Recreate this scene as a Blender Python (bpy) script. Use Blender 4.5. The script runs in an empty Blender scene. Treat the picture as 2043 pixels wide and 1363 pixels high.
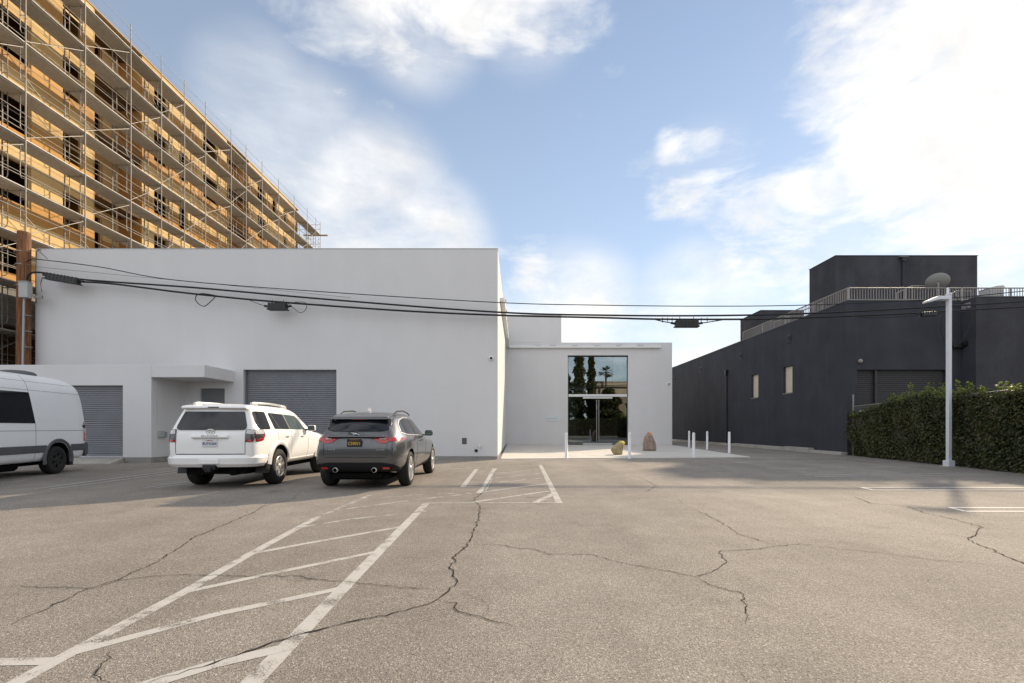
import bpy, bmesh, math, random
from mathutils import Vector, Matrix
from mathutils.bvhtree import BVHTree
import numpy as np
random.seed(7)
R = math.radians
scene = bpy.context.scene
COL = scene.collection

# ------------------------------------------------------------------ camera (17 mm shift lens, level)
F, VX, VY, CH = 965.0, 1032.0, 853.0, 1.255      # focal length in photo pixels, vanishing point, camera height
cam_d = bpy.data.cameras.new('camera'); cam = bpy.data.objects.new('camera', cam_d); COL.objects.link(cam)
cam.location = (0, 0, CH); cam.rotation_euler = (R(90), 0, 0)
cam_d.sensor_width = 36; cam_d.lens = F / 2043 * 36
cam_d.shift_x = -(VX - 1021.5) / 2043; cam_d.shift_y = (VY - 681.5) / 2043
cam_d.clip_end = 3000; cam_d.clip_start = 0.05
scene.camera = cam

# ------------------------------------------------------------------ light
SUN_EL = 26.5
SUN_H = Vector((0.6564, 0.7544))                 # horizontal direction towards the sun
vs = scene.view_settings
vs.view_transform = 'Standard'; vs.look = 'None'; vs.gamma = 1; vs.use_curve_mapping = False
vs.exposure = 1.08
sd = bpy.data.lights.new('sun', 'SUN'); sd.energy = 2.65; sd.angle = R(1.5); sd.color = (1.0, 0.82, 0.60)
sun = bpy.data.objects.new('sun', sd); COL.objects.link(sun)
ce, se = math.cos(R(SUN_EL)), math.sin(R(SUN_EL))
SUN = Vector((SUN_H.x * ce, SUN_H.y * ce, se))
sun.rotation_euler = (-SUN).to_track_quat('-Z', 'Y').to_euler(); sun.location = SUN * 60

def pdir(x, y):
    return Vector(((x - VX) / F, 1, (VY - y) / F)).normalized()

def make_world():
    w = bpy.data.worlds.new('World'); scene.world = w; w.use_nodes = True
    nt = w.node_tree; N = nt.nodes; L = nt.links; N.clear()
    out = N.new('ShaderNodeOutputWorld'); bg = N.new('ShaderNodeBackground'); L.new(bg.outputs[0], out.inputs[0])
    bg.inputs[1].default_value = SKY_STRENGTH
    sky = N.new('ShaderNodeTexSky'); sky.sky_type = 'NISHITA'; sky.sun_disc = False
    sky.sun_elevation = R(SUN_EL); sky.sun_rotation = math.atan2(SUN_H.x, SUN_H.y)
    sky.air_density = 1.0; sky.dust_density = 0.05; sky.ozone_density = 2.0; sky.altitude = 60
    tc = N.new('ShaderNodeTexCoord')
    def math_(op, a, b=None, c=None, clamp=False):
        n = N.new('ShaderNodeMath'); n.operation = op; n.use_clamp = clamp
        for i, v in enumerate((a, b, c)):
            if v is None: continue
            if isinstance(v, (int, float)): n.inputs[i].default_value = v
            else: L.new(v, n.inputs[i])
        return n.outputs[0]
    d = tc.outputs['Generated']
    nrm = N.new('ShaderNodeVectorMath'); nrm.operation = 'NORMALIZE'; L.new(d, nrm.inputs[0]); d = nrm.outputs[0]
    sep = N.new('ShaderNodeSeparateXYZ'); L.new(d, sep.inputs[0])
    zz = math_('ADD', math_('MAXIMUM', sep.outputs[2], 0.0), 0.22)
    cx = math_('DIVIDE', sep.outputs[0], zz); cy = math_('DIVIDE', sep.outputs[1], zz)
    cmb = N.new('ShaderNodeCombineXYZ'); L.new(cx, cmb.inputs[0]); L.new(cy, cmb.inputs[1])
    def noise(scale, detail, rough, dist, vec, off=0.0, sc=(1, 1, 1), rot=(0, 0, 0)):
        n = N.new('ShaderNodeTexNoise'); n.inputs['Scale'].default_value = scale; n.inputs['Detail'].default_value = detail
        n.inputs['Roughness'].default_value = rough; n.inputs['Distortion'].default_value = dist
        mp = N.new('ShaderNodeMapping'); L.new(vec, mp.inputs[0]); mp.inputs['Location'].default_value = (off, off * .7, off * 1.3); mp.inputs['Scale'].default_value = sc; mp.inputs['Rotation'].default_value = rot
        L.new(mp.outputs[0], n.inputs['Vector']); return n.outputs[0]
    n1 = noise(2.0, 6, .60, .25, cmb.outputs[0], 3.1)
    n2 = noise(5.2, 8, .60, .45, d, 1.7, (1, 1, 2.7), (0, R(-14), 0))
    n3 = noise(1.0, 3, .5, .2, cmb.outputs[0], 8.4)
    fb = math_('ADD', math_('MULTIPLY', math_('SUBTRACT', math_('ADD', math_('MULTIPLY', n1, .45), math_('MULTIPLY', n2, .55)), .5), 3.1), .5)
    # the clouds of this sky: (direction, angular radius in degrees, weight)
    acc = None
    for (x, y, r, wt) in CLOUDS:
        v = pdir(x, y)
        dt = N.new('ShaderNodeVectorMath'); dt.operation = 'DOT_PRODUCT'; L.new(d, dt.inputs[0]); dt.inputs[1].default_value = v
        mr = N.new('ShaderNodeMapRange'); mr.interpolation_type = 'SMOOTHSTEP'
        L.new(dt.outputs['Value'], mr.inputs[0])
        mr.inputs[1].default_value = math.cos(R(r * 1.5)); mr.inputs[2].default_value = math.cos(R(r * .15))
        mr.inputs[3].default_value = 0; mr.inputs[4].default_value = wt
        acc = mr.outputs[0] if acc is None else math_('MAXIMUM', acc, mr.outputs[0])
    # out-of-view sky: dense cloud cover added to raise the fill light
    frame = math_('SUBTRACT', 1.0, math_('MULTIPLY', math_('MAXIMUM', sep.outputs[1], 0.0), 1.6), clamp=True)
    back = math_('MULTIPLY', math_('MULTIPLY', frame, n3), 1.45)
    bias = math_('ADD', acc, back)
    den = math_('ADD', fb, math_('SUBTRACT', bias, .66))
    mr = N.new('ShaderNodeMapRange'); mr.interpolation_type = 'SMOOTHSTEP'; L.new(den, mr.inputs[0])
    mr.inputs[1].default_value = .02; mr.inputs[2].default_value = .78
    thin = None                                   # broad thin cirrus
    for (x, y, r, wt) in CIRRUS:
        dt = N.new('ShaderNodeVectorMath'); dt.operation = 'DOT_PRODUCT'; L.new(d, dt.inputs[0]); dt.inputs[1].default_value = pdir(x, y)
        m2 = N.new('ShaderNodeMapRange'); m2.interpolation_type = 'SMOOTHERSTEP'; L.new(dt.outputs['Value'], m2.inputs[0])
        m2.inputs[1].default_value = math.cos(R(r)); m2.inputs[2].default_value = 1.0; m2.inputs[3].default_value = 0; m2.inputs[4].default_value = wt
        thin = m2.outputs[0] if thin is None else math_('MAXIMUM', thin, m2.outputs[0])
    tn = N.new('ShaderNodeMapRange'); L.new(fb, tn.inputs[0]); tn.inputs[1].default_value = .1; tn.inputs[2].default_value = .85; tn.inputs[3].default_value = .35; tn.inputs[4].default_value = 1.25
    cov = math_('MINIMUM', math_('MAXIMUM', mr.outputs[0], math_('MULTIPLY', thin, tn.outputs[0])), .96)
    # thin veil over the blue, stronger towards the horizon
    veil = N.new('ShaderNodeMapRange'); L.new(sep.outputs[2], veil.inputs[0]); veil.inputs[1].default_value = 0; veil.inputs[2].default_value = .75
    veil.inputs[3].default_value = VEIL[0]; veil.inputs[4].default_value = VEIL[1]
    mixv = N.new('ShaderNodeMixRGB'); L.new(veil.outputs[0], mixv.inputs[0]); L.new(sky.outputs[0], mixv.inputs[1])
    mixv.inputs[2].default_value = (VEILC[0], VEILC[1], VEILC[2], 1)
    # clouds away from the sun are made brighter to fill the shaded fronts
    ds = N.new('ShaderNodeVectorMath'); ds.operation = 'DOT_PRODUCT'; L.new(d, ds.inputs[0]); ds.inputs[1].default_value = SUN
    glow = N.new('ShaderNodeMapRange'); L.new(ds.outputs['Value'], glow.inputs[0]); glow.interpolation_type = 'SMOOTHSTEP'
    glow.inputs[1].default_value = -.2; glow.inputs[2].default_value = .55
    cc = N.new('ShaderNodeMixRGB'); L.new(glow.outputs[0], cc.inputs[0])
    cc.inputs[1].default_value = (*CLOUD_FAR, 1); cc.inputs[2].default_value = (*CLOUD_SUN, 1)
    # denser cloud cores are a little greyer
    core = N.new('ShaderNodeMixRGB'); core.blend_type = 'MULTIPLY'
    sh = noise(9.0, 4, .6, .3, d, 5.5)
    shm = N.new('ShaderNodeMapRange'); L.new(sh, shm.inputs[0]); shm.inputs[1].default_value = .35; shm.inputs[2].default_value = .7
    shm.inputs[3].default_value = .86; shm.inputs[4].default_value = 1.05
    core.inputs[0].default_value = 1.0; L.new(cc.outputs[0], core.inputs[1]); L.new(shm.outputs[0], core.inputs[2])
    mixc = N.new('ShaderNodeMixRGB'); L.new(cov, mixc.inputs[0]); L.new(mixv.outputs[0], mixc.inputs[1]); L.new(core.outputs[0], mixc.inputs[2])
    L.new(mixc.outputs[0], bg.inputs[0])
SKY_STRENGTH = 0.070
VEIL = (.55, .20); VEILC = (5.4, 5.9, 6.4)
CLOUD_FAR = (9.3, 9.6, 10.2); CLOUD_SUN = (7.9, 7.75, 7.55)
CIRRUS = [(600, 300, 9, .42), (740, 420, 11, .70), (850, 490, 9, .72), (520, 200, 7, .3), (1150, 650, 11, .75), (1400, 650, 11, .75), (1620, 520, 8, .32), (1900, 400, 9, .28), (2150, 120, 12, .6), (840, 20, 8, .55), (1050, 10, 7, .35), (1400, 340, 6, .15)]
CLOUDS = [(1850, 100, 8, 0.92), (1960, 40, 10, 0.95), (1990, 170, 7.5, 0.9), (1770, 20, 5, 0.7), (2120, 120, 13, 0.95), (2300, 300, 10, 0.7), (1840, 220, 5, 0.7), (1365, 292, 2.17, 0.46), (1405, 308, 2.32, 0.48), (1460, 315, 2.17, 0.46), (1515, 314, 1.89, 0.42), (1560, 311, 1.59, 0.36), (1350, 278, 1.74, 0.46), (1390, 378, 3.19, 0.52), (1460, 372, 2.9, 0.46), (1340, 385, 2.32, 0.36), (1500, 440, 4.35, 0.52), (1580, 410, 5.22, 0.58), (1680, 390, 4.35, 0.48), (1790, 385, 3.2, 0.62), (1900, 360, 3.6, 0.66), (1600, 500, 4.35, 0.41), (1450, 580, 5.22, 0.58), (1390, 590, 3.77, 0.46), (1520, 575, 3.77, 0.41), (1950, 480, 5, 0.66), (1560, 610, 5.08, 0.46), (1180, 660, 5, 0.72), (1300, 670, 5, 0.68), (1440, 670, 7.25, 0.54), (1080, 575, 3.6, 0.66), (1030, 610, 3, 0.6), (800, 35, 4.0, 0.66), (880, 50, 3.6, 0.66), (960, 30, 4.0, 0.64), (720, 10, 4, 0.64), (1040, 15, 4, 0.6), (1130, 5, 4, 0.54), (640, -15, 4.5, 0.62), (560, 250, 4.5, 0.36), (640, 320, 5, 0.4), (720, 420, 6, 0.46), (820, 480, 5, 0.54), (700, 260, 3, 0.34), (500, 190, 4, 0.34), (760, 235, 1.8, 0.36), (900, 510, 4, 0.45)]
make_world()

# ------------------------------------------------------------------ helpers
def gp(x, y, z=0.0):
    """ground point under a photo pixel"""
    D = F * (CH - z) / (y - VY); return Vector(((x - VX) / F * D, D, z))
def at(x, y, D):
    """point at depth D under a photo pixel"""
    return Vector(((x - VX) / F * D, D, CH - (y - VY) / F * D))

def tag(o, label=None, cat=None, group=None, kind=None):
    if label: o['label'] = label
    if cat: o['category'] = cat
    if group: o['group'] = group
    if kind: o['kind'] = kind
    return o
def wloc(o):
    v = Vector((0, 0, 0))
    while o is not None: v += o.location; o = o.parent
    return v
def thing(name, label, cat, loc=(0, 0, 0), rz=0.0, group=None):
    o = bpy.data.objects.new(name, None); COL.objects.link(o); o.location = loc; o.rotation_euler = (0, 0, rz); o.empty_display_size = .2
    return tag(o, label, cat, group)
def link(name, me, parent=None, loc=None):
    o = bpy.data.objects.new(name, me); COL.objects.link(o)
    if parent is not None: o.parent = parent
    if loc is not None: o.location = loc
    return o

class MB:
    def __init__(s): s.v = []; s.f = []; s.m = []; s.sm = []
    def add(s, vs, fs, mi=0, smooth=False):
        b = len(s.v); s.v += [tuple(v) for v in vs]
        for f in fs: s.f.append([b + i for i in f]); s.m.append(mi); s.sm.append(smooth)
        return s
    def box(s, c, d, rot=None, mi=0):
        hx, hy, hz = d[0] / 2, d[1] / 2, d[2] / 2; c = Vector(c)
        P = [Vector((x, y, z)) for z in (-hz, hz) for y in (-hy, hy) for x in (-hx, hx)]
        if rot is not None: P = [rot @ p for p in P]
        return s.add([p + c for p in P], [(0, 2, 3, 1), (4, 5, 7, 6), (0, 1, 5, 4), (2, 6, 7, 3), (0, 4, 6, 2), (1, 3, 7, 5)], mi)
    def bb(s, x0, x1, y0, y1, z0, z1, mi=0):
        return s.box(((x0 + x1) / 2, (y0 + y1) / 2, (z0 + z1) / 2), (x1 - x0, y1 - y0, z1 - z0), None, mi)
    def cbox(s, c, d, b, rot=None, mi=0):
        """box with chamfered edges"""
        bm = bmesh.new(); bmesh.ops.create_cube(bm, size=1)
        for v in bm.verts: v.co = Vector((v.co.x * d[0], v.co.y * d[1], v.co.z * d[2]))
        bmesh.ops.bevel(bm, geom=bm.edges[:], offset=b, segments=2, affect='EDGES', profile=.5)
        bm.verts.index_update(); c = Vector(c)
        P = [(rot @ v.co if rot is not None else v.co.copy()) + c for v in bm.verts]
        s.add(P, [[v.index for v in f.verts] for f in bm.faces], mi); bm.free(); return s
    def tube(s, p0, p1, r, n=8, r1=None, mi=0, cap=True):
        p0 = Vector(p0); p1 = Vector(p1); ax = (p1 - p0)
        if ax.length < 1e-6: return s
        q = ax.normalized().to_track_quat('Z', 'Y'); r1 = r if r1 is None else r1
        vs = []
        for p, rr in ((p0, r), (p1, r1)):
            for i in range(n):
                a = 2 * math.pi * i / n; vs.append(p + q @ Vector((math.cos(a) * rr, math.sin(a) * rr, 0)))
        fs = [(i, (i + 1) % n, n + (i + 1) % n, n + i) for i in range(n)]
        s.add(vs, fs, mi, True)
        if cap: s.add(vs, [list(range(n))[::-1], list(range(n, 2 * n))], mi)
        return s
    def path(s, pts, r, n=6, mi=0):
        pts = [Vector(p) for p in pts]; rings = []
        for i, p in enumerate(pts):
            t = (pts[min(i + 1, len(pts) - 1)] - pts[max(i - 1, 0)]).normalized()
            q = t.to_track_quat('Z', 'Y'); rr = r[i] if isinstance(r, (list, tuple)) else r
            rings.append([p + q @ Vector((math.cos(2 * math.pi * k / n) * rr, math.sin(2 * math.pi * k / n) * rr, 0)) for k in range(n)])
        vs = [v for rg in rings for v in rg]
        fs = [(i * n + k, i * n + (k + 1) % n, (i + 1) * n + (k + 1) % n, (i + 1) * n + k) for i in range(len(pts) - 1) for k in range(n)]
        s.add(vs, fs, mi, True); s.add(rings[0], [list(range(n))[::-1]], mi); s.add(rings[-1], [list(range(n))], mi); return s
    def lathe(s, prof, n=24, origin=(0, 0, 0), axis='Z', mi=0, smooth=True):
        """prof: (radius, height) along axis"""
        o = Vector(origin); vs = []
        for (r, h) in prof:
            for k in range(n):
                a = 2 * math.pi * k / n; c, sn = math.cos(a) * r, math.sin(a) * r
                vs.append(o + (Vector((c, sn, h)) if axis == 'Z' else Vector((h, c, sn)) if axis == 'X' else Vector((sn, h, c))))
        fs = [(i * n + k, i * n + (k + 1) % n, (i + 1) * n + (k + 1) % n, (i + 1) * n + k) for i in range(len(prof) - 1) for k in range(n)]
        s.add(vs, fs, mi, smooth); return s
    def prism(s, poly, a0, a1, axis='Z', mi=0):
        """extrude a 2D polygon along an axis; poly in the two remaining coordinates"""
        def P(u, v, a): return {'Z': (u, v, a), 'X': (a, u, v), 'Y': (u, a, v)}[axis]
        n = len(poly); vs = [P(u, v, a0) for u, v in poly] + [P(u, v, a1) for u, v in poly]
        return s.add(vs, [list(range(n))[::-1], list(range(n, 2 * n))] + [(i, (i + 1) % n, n + (i + 1) % n, n + i) for i in range(n)], mi)
    def mesh(s, name, mats, off=None):
        me = bpy.data.meshes.new(name)
        V = s.v if off is None else [(v[0] - off.x, v[1] - off.y, v[2] - off.z) for v in s.v]
        me.from_pydata(V, [], s.f)
        for m in (mats if isinstance(mats, (list, tuple)) else [mats]): me.materials.append(m)
        me.polygons.foreach_set('material_index', s.m); me.polygons.foreach_set('use_smooth', s.sm)
        bm = bmesh.new(); bm.from_mesh(me); bmesh.ops.recalc_face_normals(bm, faces=bm.faces[:]); bm.to_mesh(me); bm.free()
        me.update(); return me
    def build(s, name, mats, parent=None, local=False):
        """vertices are world coordinates unless local"""
        off = None if (local or parent is None) else wloc(parent)
        return link(name, s.mesh(name, mats, off), parent)
    def bevelled(s, name, mats, w, parent=None, local=False, seg=2, ang=35):
        o = s.build(name, mats, parent, local)
        bm = bmesh.new(); bm.from_mesh(o.data); bmesh.ops.remove_doubles(bm, verts=bm.verts[:], dist=1e-5)
        ed = [e for e in bm.edges if len(e.link_faces) == 2 and e.calc_face_angle(0) > R(ang)]
        bmesh.ops.bevel(bm, geom=ed, offset=w, segments=seg, affect='EDGES', profile=.5, clamp_overlap=True)
        bm.to_mesh(o.data); bm.free(); return o

def text_mesh(txt, size, extrude=.002):
    cu = bpy.data.curves.new('t', 'FONT'); cu.body = txt; cu.size = size; cu.align_x = 'CENTER'; cu.align_y = 'CENTER'; cu.extrude = extrude
    o = bpy.data.objects.new('t', cu); COL.objects.link(o); bpy.context.view_layer.update()
    me = bpy.data.meshes.new_from_object(o.evaluated_get(bpy.context.evaluated_depsgraph_get()))
    bpy.data.objects.remove(o); bpy.data.curves.remove(cu); return me

# ------------------------------------------------------------------ materials
def nodes(name):
    m = bpy.data.materials.new(name); m.use_nodes = True
    return m, m.node_tree.nodes, m.node_tree.links, m.node_tree.nodes['Principled BSDF']
def simple(name, col, rough=.5, metal=0.0, spec=.5, var=0.0, scale=3.0, bump=0.0, bscale=80.0, coat=0.0, rand=0.0, streak=None):
    m, N, L, b = nodes(name)
    b.inputs['Base Color'].default_value = (*col, 1); b.inputs['Roughness'].default_value = rough; b.inputs['Metallic'].default_value = metal
    b.inputs['Specular IOR Level'].default_value = spec; b.inputs['Coat Weight'].default_value = coat; b.inputs['Coat Roughness'].default_value = .03
    geo = N.new('ShaderNodeNewGeometry'); tc = N.new('ShaderNodeTexCoord')
    cur = None
    if var > 0:
        mp = N.new('ShaderNodeMapping'); L.new(geo.outputs['Position'], mp.inputs[0])
        if streak: mp.inputs['Scale'].default_value = streak
        nz = N.new('ShaderNodeTexNoise'); nz.inputs['Scale'].default_value = scale; nz.inputs['Detail'].default_value = 7; nz.inputs['Roughness'].default_value = .62
        L.new(mp.outputs[0], nz.inputs['Vector'])
        mr = N.new('ShaderNodeMapRange'); L.new(nz.outputs[0], mr.inputs[0]); mr.inputs[1].default_value = .25; mr.inputs[2].default_value = .75
        mr.inputs[3].default_value = 1 - var; mr.inputs[4].default_value = 1 + var; cur = mr.outputs[0]
    if rand > 0:
        oi = N.new('ShaderNodeObjectInfo'); mr = N.new('ShaderNodeMapRange'); L.new(oi.outputs['Random'], mr.inputs[0])
        mr.inputs[3].default_value = 1 - rand; mr.inputs[4].default_value = 1 + rand
        if cur is None: cur = mr.outputs[0]
        else:
            mm = N.new('ShaderNodeMath'); mm.operation = 'MULTIPLY'; L.new(cur, mm.inputs[0]); L.new(mr.outputs[0], mm.inputs[1]); cur = mm.outputs[0]
    if cur is not None:
        vm = N.new('ShaderNodeVectorMath'); vm.operation = 'SCALE'; vm.inputs[0].default_value = col; L.new(cur, vm.inputs['Scale'])
        L.new(vm.outputs[0], b.inputs['Base Color'])
    if bump > 0:
        nb = N.new('ShaderNodeTexNoise'); nb.inputs['Scale'].default_value = bscale; nb.inputs['Detail'].default_value = 4; L.new(geo.outputs['Position'], nb.inputs['Vector'])
        bp = N.new('ShaderNodeBump'); bp.inputs['Strength'].default_value = bump; bp.inputs['Distance'].default_value = .01; L.new(nb.outputs[0], bp.inputs['Height']); L.new(bp.outputs[0], b.inputs['Normal'])
    return m

def ramp(N, pts):
    r = N.new('ShaderNodeValToRGB'); e = r.color_ramp.elements
    while len(e) < len(pts): e.new(.5)
    for el, (p, c) in zip(e, pts): el.position = p; el.color = (*c, 1)
    return r

def asphalt_mat():
    m, N, L, b = nodes('asphalt')
    geo = N.new('ShaderNodeNewGeometry'); P = geo.outputs['Position']
    def nz(s, d=5, r=.6):
        n = N.new('ShaderNodeTexNoise'); n.inputs['Scale'].default_value = s; n.inputs['Detail'].default_value = d; n.inputs['Roughness'].default_value = r; L.new(P, n.inputs['Vector']); return n.outputs[0]
    vo = N.new('ShaderNodeTexVoronoi'); vo.inputs['Scale'].default_value = 150; L.new(P, vo.inputs['Vector'])
    sepc = N.new('ShaderNodeSeparateColor'); L.new(vo.outputs['Color'], sepc.inputs[0])
    rp = ramp(N, [(0, (.145, .128, .110)), (.22, (.238, .210, .180)), (.7, (.312, .276, .238)), (.93, (.380, .340, .296)), (1, (.58, .53, .47))])
    L.new(sepc.outputs[0], rp.inputs[0])
    big = nz(.35, 6, .6); mid = nz(2.2, 6, .65); fine = nz(38, 3, .7)
    mpt = N.new('ShaderNodeMapping'); mpt.inputs['Scale'].default_value = (.75, .07, 1); mpt.inputs['Rotation'].default_value = (0, 0, R(8)); L.new(P, mpt.inputs[0])
    tk = N.new('ShaderNodeTexNoise'); tk.inputs['Scale'].default_value = 1.3; tk.inputs['Detail'].default_value = 5; L.new(mpt.outputs[0], tk.inputs['Vector']); track = tk.outputs[0]   # faint tyre wear along the lot
    def mrange(src, a, c_, lo, hi):
        x = N.new('ShaderNodeMapRange'); L.new(src, x.inputs[0]); x.inputs[1].default_value = a; x.inputs[2].default_value = c_; x.inputs[3].default_value = lo; x.inputs[4].default_value = hi; return x.outputs[0]
    f = None
    for v in (mrange(big, .3, .7, .84, 1.12), mrange(mid, .3, .7, .90, 1.10), mrange(fine, .3, .7, .84, 1.14), mrange(track, .35, .62, 1.05, .90)):
        if f is None: f = v
        else:
            mm = N.new('ShaderNodeMath'); mm.operation = 'MULTIPLY'; L.new(f, mm.inputs[0]); L.new(v, mm.inputs[1]); f = mm.outputs[0]
    # dark oil blotches
    st = nz(.9, 4, .5); so = mrange(st, .63, .74, 1.0, .72)
    mm = N.new('ShaderNodeMath'); mm.operation = 'MULTIPLY'; L.new(f, mm.inputs[0]); L.new(so, mm.inputs[1])
    vm = N.new('ShaderNodeVectorMath'); vm.operation = 'SCALE'; L.new(rp.outputs[0], vm.inputs[0]); L.new(mm.outputs[0], vm.inputs['Scale']); L.new(vm.outputs[0], b.inputs['Base Color'])
    b.inputs['Roughness'].default_value = .85; b.inputs['Specular IOR Level'].default_value = .25
    bp = N.new('ShaderNodeBump'); bp.inputs['Strength'].default_value = .55; bp.inputs['Distance'].default_value = .006; L.new(vo.outputs['Distance'], bp.inputs['Height']); L.new(bp.outputs[0], b.inputs['Normal'])
    return m
def paint_line_mat(name, keep, v=1.0):
    """worn white paint: the asphalt shows through where it has gone"""
    m, N, L, b = nodes(name)
    geo = N.new('ShaderNodeNewGeometry'); P = geo.outputs['Position']
    def nz(s, d, r=.6):
        n = N.new('ShaderNodeTexNoise'); n.inputs['Scale'].default_value = s; n.inputs['Detail'].default_value = d; n.inputs['Roughness'].default_value = r; L.new(P, n.inputs['Vector']); return n.outputs[0]
    a = nz(95, 4, .7); c = nz(5, 5); ad = N.new('ShaderNodeMath'); ad.operation = 'ADD'; L.new(a, ad.inputs[0]); L.new(c, ad.inputs[1])
    mr = N.new('ShaderNodeMapRange'); L.new(ad.outputs[0], mr.inputs[0]); mr.inputs[1].default_value = keep - .12; mr.inputs[2].default_value = keep + .12
    mx = N.new('ShaderNodeMixRGB'); L.new(mr.outputs[0], mx.inputs[0]); mx.inputs[1].default_value = (.49 * v, .47 * v, .435 * v, 1); mx.inputs[2].default_value = (.27, .238, .205, 1)
    L.new(mx.outputs[0], b.inputs['Base Color']); b.inputs['Roughness'].default_value = .8
    tr = N.new('ShaderNodeBsdfTransparent'); ms = N.new('ShaderNodeMixShader')
    mr2 = N.new('ShaderNodeMapRange'); L.new(ad.outputs[0], mr2.inputs[0]); mr2.inputs[1].default_value = keep; mr2.inputs[2].default_value = keep + .1
    L.new(mr2.outputs[0], ms.inputs[0]); L.new(b.outputs[0], ms.inputs[1]); L.new(tr.outputs[0], ms.inputs[2])
    L.new(ms.outputs[0], N['Material Output'].inputs[0]); return m
def plaster_mat(name, col, stain=.06, dirt=True):
    m, N, L, b = nodes(name)
    geo = N.new('ShaderNodeNewGeometry'); P = geo.outputs['Position']
    def nz(s, d, r=.6, sc=None):
        n = N.new('ShaderNodeTexNoise'); n.inputs['Scale'].default_value = s; n.inputs['Detail'].default_value = d; n.inputs['Roughness'].default_value = r
        if sc:
            mp = N.new('ShaderNodeMapping'); mp.inputs['Scale'].default_value = sc; L.new(P, mp.inputs[0]); L.new(mp.outputs[0], n.inputs['Vector'])
        else: L.new(P, n.inputs['Vector'])
        return n.outputs[0]
    f = None
    for src, lo, hi in ((nz(.8, 6), 1 - stain, 1 + stain), (nz(1.2, 5, .6, (1, 1, .12)), 1 - stain * .9, 1 + stain * .7), (nz(14, 5, .7), 1 - stain * .4, 1 + stain * .4)):
        x = N.new('ShaderNodeMapRange'); L.new(src, x.inputs[0]); x.inputs[1].default_value = .3; x.inputs[2].default_value = .7; x.inputs[3].default_value = lo; x.inputs[4].default_value = hi
        if f is None: f = x.outputs[0]
        else:
            mm = N.new('ShaderNodeMath'); mm.operation = 'MULTIPLY'; L.new(f, mm.inputs[0]); L.new(x.outputs[0], mm.inputs[1]); f = mm.outputs[0]
    vm = N.new('ShaderNodeVectorMath'); vm.operation = 'SCALE'; vm.inputs[0].default_value = col; L.new(f, vm.inputs['Scale']); L.new(vm.outputs[0], b.inputs['Base Color'])
    b.inputs['Roughness'].default_value = .9; b.inputs['Specular IOR Level'].default_value = .2
    bp = N.new('ShaderNodeBump'); bp.inputs['Strength'].default_value = .25; bp.inputs['Distance'].default_value = .004; L.new(nz(120, 3, .6), bp.inputs['Height']); L.new(bp.outputs[0], b.inputs['Normal'])
    return m
def osb_mat(name, cols):
    m, N, L, b = nodes(name)
    geo = N.new('ShaderNodeNewGeometry'); P = geo.outputs['Position']; oi = N.new('ShaderNodeObjectInfo')
    vo = N.new('ShaderNodeTexVoronoi'); vo.inputs['Scale'].default_value = 14; mp = N.new('ShaderNodeMapping'); mp.inputs['Scale'].default_value = (1, 1, 2.2); L.new(P, mp.inputs[0]); L.new(mp.outputs[0], vo.inputs['Vector'])
    sc = N.new('ShaderNodeSeparateColor'); L.new(vo.outputs['Color'], sc.inputs[0])
    n = N.new('ShaderNodeTexNoise'); n.inputs['Scale'].default_value = 1.1; n.inputs['Detail'].default_value = 6; L.new(P, n.inputs['Vector'])
    a = N.new('ShaderNodeMath'); a.operation = 'MULTIPLY_ADD'; L.new(sc.outputs[0], a.inputs[0]); a.inputs[1].default_value = .28; L.new(oi.outputs['Random'], a.inputs[2])
    a2 = N.new('ShaderNodeMath'); a2.operation = 'MULTIPLY_ADD'; L.new(n.outputs[0], a2.inputs[0]); a2.inputs[1].default_value = .9; L.new(a.outputs[0], a2.inputs[2])
    a3 = N.new('ShaderNodeMath'); a3.operation = 'MULTIPLY'; L.new(a2.outputs[0], a3.inputs[0]); a3.inputs[1].default_value = .46
    rp = ramp(N, [(0.1, cols[0]), (.5, cols[1]), (.9, cols[2])]); L.new(a3.outputs[0], rp.inputs[0]); L.new(rp.outputs[0], b.inputs['Base Color'])
    b.inputs['Roughness'].default_value = .8; b.inputs['Specular IOR Level'].default_value = .25; return m
def wood_pole_mat():
    m, N, L, b = nodes('weathered_pole')
    geo = N.new('ShaderNodeNewGeometry'); mp = N.new('ShaderNodeMapping'); mp.inputs['Scale'].default_value = (13, 13, .55); L.new(geo.outputs['Position'], mp.inputs[0])
    n = N.new('ShaderNodeTexNoise'); n.inputs['Scale'].default_value = 2.2; n.inputs['Detail'].default_value = 8; n.inputs['Roughness'].default_value = .7; L.new(mp.outputs[0], n.inputs['Vector'])
    rp = ramp(N, [(.30, (.030, .014, .007)), (.44, (.12, .050, .020)), (.58, (.24, .105, .042)), (.78, (.38, .20, .095))]); L.new(n.outputs[0], rp.inputs[0]); L.new(rp.outputs[0], b.inputs['Base Color'])
    b.inputs['Roughness'].default_value = .85
    bp = N.new('ShaderNodeBump'); bp.inputs['Strength'].default_value = .6; bp.inputs['Distance'].default_value = .02; L.new(n.outputs[0], bp.inputs['Height']); L.new(bp.outputs[0], b.inputs['Normal']); return m
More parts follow.
